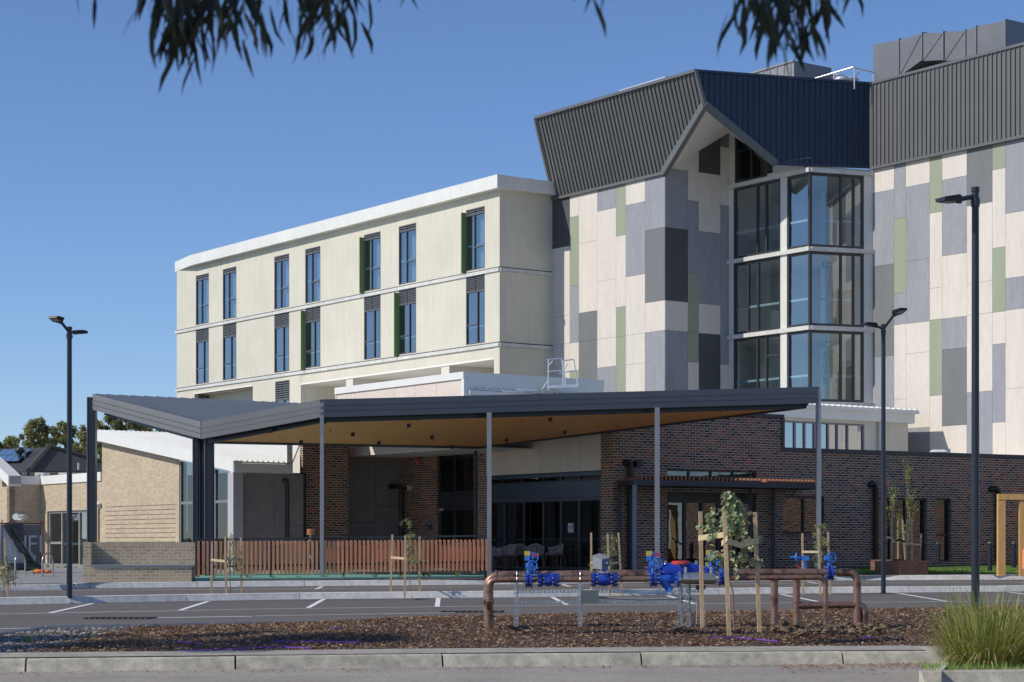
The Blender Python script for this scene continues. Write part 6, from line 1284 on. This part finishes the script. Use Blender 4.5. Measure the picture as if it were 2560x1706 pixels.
# lawn blades
b = MB()
for i in range(22000):
    x = random.uniform(9.2, 18.5); y = 63.0+(x-9)*.25+random.random()**1.1*7.0; h = random.uniform(.04, .13); a = random.uniform(0, 6.28); w_ = .014; z = gz(y)+.165+(.0 if y < 70 else .02); dx, dy = math.cos(a)*w_, math.sin(a)*w_
    b.add([(x-dx, y-dy, z), (x+dx, y+dy, z), (x+random.uniform(-.05, .05), y+random.uniform(-.03, .03), z+h)], [(0, 1, 2)])
tag(b.build('grass', m_grass, uv=False), 'fresh green lawn in front of the brick wall', None, None, 'stuff')
# leaf litter in the gutter
b = MB()
for i in range(620):
    px = random.choice((random.uniform(0, 2300), random.uniform(1950, 2330))); py = (1682-.010*px)+abs(random.gauss(0, 4.5 if px < 1950 else 9)); g = Gd(px, py, .006); a = random.uniform(0, 3.14); L_ = random.uniform(.02, .09); d = Vector((math.cos(a), math.sin(a), random.uniform(-.05, .2))); s_ = Vector((-math.sin(a), math.cos(a), 0))*L_*.16
    g.z = gz(g.y)+.012; b.add([g-d*L_/2, g-s_, g+d*L_/2+Vector((0, 0, .01)), g+s_], [(0, 1, 2, 3)])
for i in range(330):
    px = random.uniform(0, 2300); g = Gd(px, random.uniform(1690, 1706), .006); g.z = gz(g.y)+.008; r = random.uniform(.004, .014); b.add([g+Vector((-r, 0, 0)), g+Vector((0, -r, 0)), g+Vector((r, 0, .004)), g+Vector((0, r, 0))], [(0, 1, 2, 3)])
tag(b.build('leaf_litter', m_litter, uv=False), 'dry red leaves scattered in the gutter', None, None, 'stuff')

# ================================================================ distant house and trees
hs_ = thing('neighbour_house', 'neighbouring house with dark tiled hip roof and solar panels', 'house', P(110, 1215, 100))
K_pk, Ac, Bc, Lc, Rl = P(122, 1119, 108), P(72, 1178, 98), P(330, 1178, 112), P(-160, 1180, 116), P(-60, 1124, 122)
b = MB(); b.prism([Ac, Bc, K_pk], (0, .1, -.12)); b.prism([Lc, Ac, K_pk, Rl], (0, .1, -.12)); b.build('roof', m_tilered, hs_)
b = MB(); b.tube([Ac+Vector((0, -.02, .05)), K_pk+Vector((0, -.05, .05))], .13, 6); b.tube([K_pk+Vector((0, -.05, .05)), Bc+Vector((0, -.02, .05))], .13, 6); b.build('ridge_tiles', mat('ridge_tile', (.075, .068, .062), .8), hs_)
b = MB(); 
for a, c in ((Ac, Bc), (Lc, Ac)): b.bar(a+Vector((0, 0, -.16)), c+Vector((0, 0, -.16)), .16, .22)
b.build('gutter', m_darkfr, hs_)
b = MB(); dn_ = Vector((0, 0, -.2)); b.prism([Ac+Vector((.5, .8, -.2)), Bc+Vector((0, .8, -.2)), Bc+Vector((0, .8, -4.5)), Ac+Vector((.5, .8, -4.5))], (0, .3, 0)); b.prism([Lc+Vector((0, .8, -.2)), Ac+Vector((-.2, .9, -.2)), Ac+Vector((-.2, .9, -4.5)), Lc+Vector((0, .8, -4.5))], (0, .3, 0)); b.build('wall', m_redwall, hs_)
nA = (Ac-Lc).cross(K_pk-Lc).normalized(); nA = nA if nA.y < 0 else -nA
def on(f, g): u = Lc.lerp(Ac, f); v = Rl.lerp(K_pk, f); return u.lerp(v, g)+nA*.12
b = MB()
for i in range(4):
    for j in range(2): f0, g0 = .50+i*.085, .30+j*.27; b.prism([on(f0, g0), on(f0+.08, g0), on(f0+.08, g0+.25), on(f0, g0+.25)], nA*.05)
b.build('solar_panel', m_solar, hs_)
c = P(49, 1134, 106); b = MB(); b.tube([c+Vector((0, 0, -.4)), c], .12, 10); b.ell((c.x, c.y, c.z+.15), .26, .26, .2, 12, 7); b.build('roof_ventilator', m_darkfr, hs_); c = P(62, 1134, 106); b = MB(); b.tube([c+Vector((0, 0, -.4)), c+Vector((0, 0, .38))], .07, 8); b.tube([c+Vector((0, 0, .33)), c+Vector((0, 0, .4))], .16, 8); b.build('flue', m_galv, hs_)
c = P(196, 1170, 103); b = MB(); b.tube([c+Vector((0, 0, -.1)), c+Vector((0, 0, .25))], .05, 8); b.build('vent_pipe', m_pvc, hs_)
b = MB(); b.tube([P(48, 1181, 98.5), P(52, 1190, 98.6), P(48, 1210, 98.7)], .07, 8); b.build('downpipe', m_darkfr, hs_); b = MB(); b.prism([P(220, 1190, 104.7), P(250, 1189, 105.5), P(250, 1212, 105.5), P(220, 1212, 104.7)], (0, -.1, 0)); b.prism([P(126, 1189, 101.2), P(144, 1189, 101.7), P(144, 1212, 101.7), P(126, 1212, 101.2)], (0, -.1, 0)); b.build('window', m_solar, hs_)
for i, (p0, p1_, pm, lab) in enumerate([(87, 109, 125, 'pale air conditioner with round grille on the flat roof, left one'), (146, 168, 183, 'pale air conditioner with a blue fin coil facing out, right one')]):
    Y = 86; a, c, e_ = P(p0, 1210, Y), P(p1_, 1210, Y-.15), P(pm, 1210, Y+.7); t = thing('air_conditioner', lab, 'air conditioner', a, 'air conditioners behind the parapet'); h = Vector((0, 0, P(0, 1182, Y).z-a.z)); b = MB(); f_ = a+(e_-c); b.hexa([a, c, e_, f_, a+h, c+h, e_+h, f_+h]); b.build('casing', m_pvc, t)
    m_ = a.lerp(c, .5)+h*.5+Vector((0, -.02, 0)); b = MB()
    if i == 0:
        for k in range(5): b.ring(m_, (0, 1, 0), .03+.035*k, .008, 16, 4)
        b.build('fan_grille', m_galv, t)
    else:
        A_, C_ = a.lerp(c, .15)+h*.12+Vector((0, -.03, 0)), a.lerp(c, .85)+h*.12+Vector((0, -.03, 0)); b.poly([A_, C_, C_+h*.72, A_+h*.72])
        for k in range(4): q = A_.lerp(C_, k/3); b.bar(q+Vector((0, -.01, 0)), q+h*.72+Vector((0, -.01, 0)), .02, .01, 1)
        for k in range(4): b.bar(A_+h*.72*k/3+Vector((0, -.01, 0)), C_+h*.72*k/3+Vector((0, -.01, 0)), .01, .02, 1)
        b.build('coil', [mat('coil_blue', (.04, .28, .50), .5, var=.1), m_pvc], t)
    b = MB(); b.tube([c.lerp(e_, .5)+h*.2+Vector((.05, -.1, 0)), c.lerp(e_, .5)+h*.7+Vector((.05, -.1, 0))], .02, 6); b.build('pipework', m_galv, t)
def far_tree(label, blobs, Y, n, group='gum trees beyond the buildings', lf=.30, m=m_farA):
    cx = sum(q[0] for q in blobs)/len(blobs); base = P(cx, 1300, Y); base.z = gz(Y); t = thing('gum_tree', label, 'tree', base, group); k = Y/FX; b = MB()
    top = P(cx, min(q[1] for q in blobs), Y); b.tube([base, base+Vector((.2, 0, 3)), base.lerp(Vector((top.x, Y, top.z)), .8)], [.28, .2, .06], 7)
    for q in blobs: e_ = P(q[0], q[1], Y); m_ = base+Vector((0, 0, (e_.z-base.z)*.45)); b.tube([m_, m_.lerp(e_, .5)+Vector((0, 0, .4)), e_], [.12, .07, .02], 5)
    b.build('trunk', m_bark, t); b = MB()
    cl = []
    for (px, py, rx, rz_) in blobs:
        c = P(px, py, Y)
        for _ in range(9): v = rdir(); cl.append((Vector((c.x+v.x*rx*k*.8, c.y+v.y*rx*k*.7, c.z+v.z*rz_*k*.85)), random.uniform(.35, .8)*min(rx, rz_)*k*.55))
    for i in range(n):
        c, r = random.choice(cl); v = rdir()*r*random.random()**.45; leaf(b, c+v, rdir()+Vector((0, 0, -.5)), rdir(), lf*random.uniform(.6, 1.3), lf*.42, bend=.15)
    b.build('foliage', m, t)
random.seed(31)
far_tree('round topped gum tree above the tiled roof ridge', [(95, 1075, 34, 26), (120, 1090, 30, 25), (80, 1105, 36, 24)], 150, 5200)
far_tree('dark lower gum tree at the far left edge', [(15, 1118, 30, 20), (45, 1102, 28, 20), (-20, 1125, 30, 25)], 155, 3800)
far_tree('gum tree left of the first canopy column', [(160, 1080, 26, 24), (185, 1100, 24, 24), (150, 1112, 34, 24)], 152, 4200)
far_tree('gum tree between the canopy column and the white roof', [(215, 1085, 20, 26), (225, 1120, 24, 28), (245, 1135, 22, 30), (195, 1130, 24, 24)], 148, 4200)
far_tree('tall gum tree seen above the white roof under the canopy', [(270, 1060, 36, 28), (300, 1052, 34, 22), (330, 1065, 34, 18)], 150, 5200)
far_tree('thin gum tree trailing right behind the canopy edge', [(380, 1070, 30, 12), (420, 1074, 30, 9), (350, 1068, 26, 14)], 154, 3000)

# ================================================================ overhanging gum and the shade tree
random.seed(17)
gt = thing('overhanging_gum', 'shaded gum leaves hanging into the top of the view', 'tree', (-4.6, 3.0, 0))
b = MB(); b.tube([(-4.6, 3, -.1), (-4.5, 3.1, 2), (-4.2, 3.4, 4.2), (-3.4, 4, 5.4)], [.22, .18, .14, .09], 10)
b.tube([(-4.2, 3.4, 4.2), (-2.5, 4.8, 4.6), (-.6, 5.8, 4.2), (1.4, 6.3, 4.1)], [.09, .06, .035, .012], 8); b.tube([(-3.4, 4, 5.4), (-2.6, 4.4, 6), (-1.4, 5, 6.6)], [.07, .05, .02], 8)
tips = []
def hang(px, ytip, Y, nl, sp=.16, L0=.112):
    e_ = P(px, ytip, Y); top = P(px+random.uniform(-40, 40), -190, Y); 
    if top.z < e_.z+.2: top.z = e_.z+.3
    m_ = top.lerp(e_, .5)+Vector((random.uniform(-.02, .02), 0, 0)); b.tube([top, m_, top.lerp(e_, .88)], [.004, .002, .001], 5)
    for i in range(nl):
        f = (random.random()**.6); p = top.lerp(e_, f*.82)+Vector((random.uniform(-sp, sp)*.35, random.uniform(-sp, sp), 0)); tips.append((p, Vector((random.uniform(-.55, .55), random.uniform(-.5, .5), -1)), L0*random.uniform(.75, 1.35)))
for px, yt, n in ((425, 165, 34), (455, 195, 36), (475, 188, 32), (490, 150, 34), (440, 130, 36), (500, 100, 30), (372, 60, 20), (355, 28, 14), (400, 90, 26), (525, 80, 26), (545, 70, 18), (560, 125, 16), (585, 120, 16), (610, 95, 16), (620, 140, 12), (640, 80, 12), (690, 40, 8), (515, 160, 16),
                  (755, 60, 16), (785, 110, 20), (800, 130, 16), (815, 85, 18), (840, 70, 16), (860, 85, 14), (890, 50, 14), (775, 40, 16), (830, 30, 18), (262, 22, 8), (238, 12, 4), (960, 20, 4), (1035, 10, 3), (1430, 20, 5), (1500, 15, 8), (1530, 28, 6),
                  (1870, 60, 18), (1900, 75, 22), (1925, 100, 24), (1945, 130, 28), (1965, 155, 24), (1985, 160, 20), (2010, 120, 22), (2035, 115, 18), (1995, 60, 22), (1950, 60, 26), (1905, 40, 20), (2050, 40, 14), (2090, 38, 8), (2110, 15, 6), (2200, 3, 3), (1975, 100, 24)):
    hang(px, yt, random.uniform(5.3, 6.3), int(n*.58))
b.build('branches', m_bark, gt)
b = MB()
for p, d, L_ in tips:
    sd = d.normalized().cross(rdir()).normalized(); d = d.normalized(); c1_ = p+d*L_*.5+sd*0; cur_ = Vector((random.uniform(-.2, .2), 0, 0))*L_; w_ = .0082
    q = [p, p+d*L_*.3+cur_*.4, p+d*L_*.65+cur_*.7, p+d*L_+cur_*.3]; v = []
    for f, c in zip((.25, 1, .85, .05), q): v += [c-sd*w_*f, c+sd*w_*f]
    b.add(v, [(0, 1, 3, 2), (2, 3, 5, 4), (4, 5, 7, 6)])
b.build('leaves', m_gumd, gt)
b = MB()
for i in range(15000):
    v = rdir()*random.random()**.4; p = Vector((-2.9+v.x*3.4, 4.6+v.y*2.8, 5.6+v.z*1.15)); leaf(b, p, rdir()+Vector((0, 0, -.6)), rdir(), .17, .05)
b.build('crown', m_gumd, gt)  # unseen leaf mass added to keep the sun off the hanging leaves
st = thing('shade_gum', 'gum tree beyond the left edge whose shade dapples the bark bed', 'tree', (-12.5, 19.5, gz(19)))
b = MB(); b.tube([(-12.9, 22.5, 0), (-12.8, 22.6, 3), (-13, 22.8, 6), (-12.6, 22.9, 8)], [.3, .24, .16, .06], 10)
cl = []
for _ in range(40): v = rdir(); c = Vector((-12.9+v.x*3.6, 23.2+v.y*2.0, 6.3+v.z*1.5)); cl.append((c, random.uniform(.35, .8))); b.tube([(-12.8, 22.7, 4.6), c], [.05, .015], 5)
b.build('trunk', m_bark, st); b = MB()
for i in range(15000): c, r = random.choice(cl); leaf(b, c+rdir()*r*random.random()**.5, rdir()+Vector((0, 0, -.8)), rdir(), .17, .05)
b.build('foliage', m_gum, st)
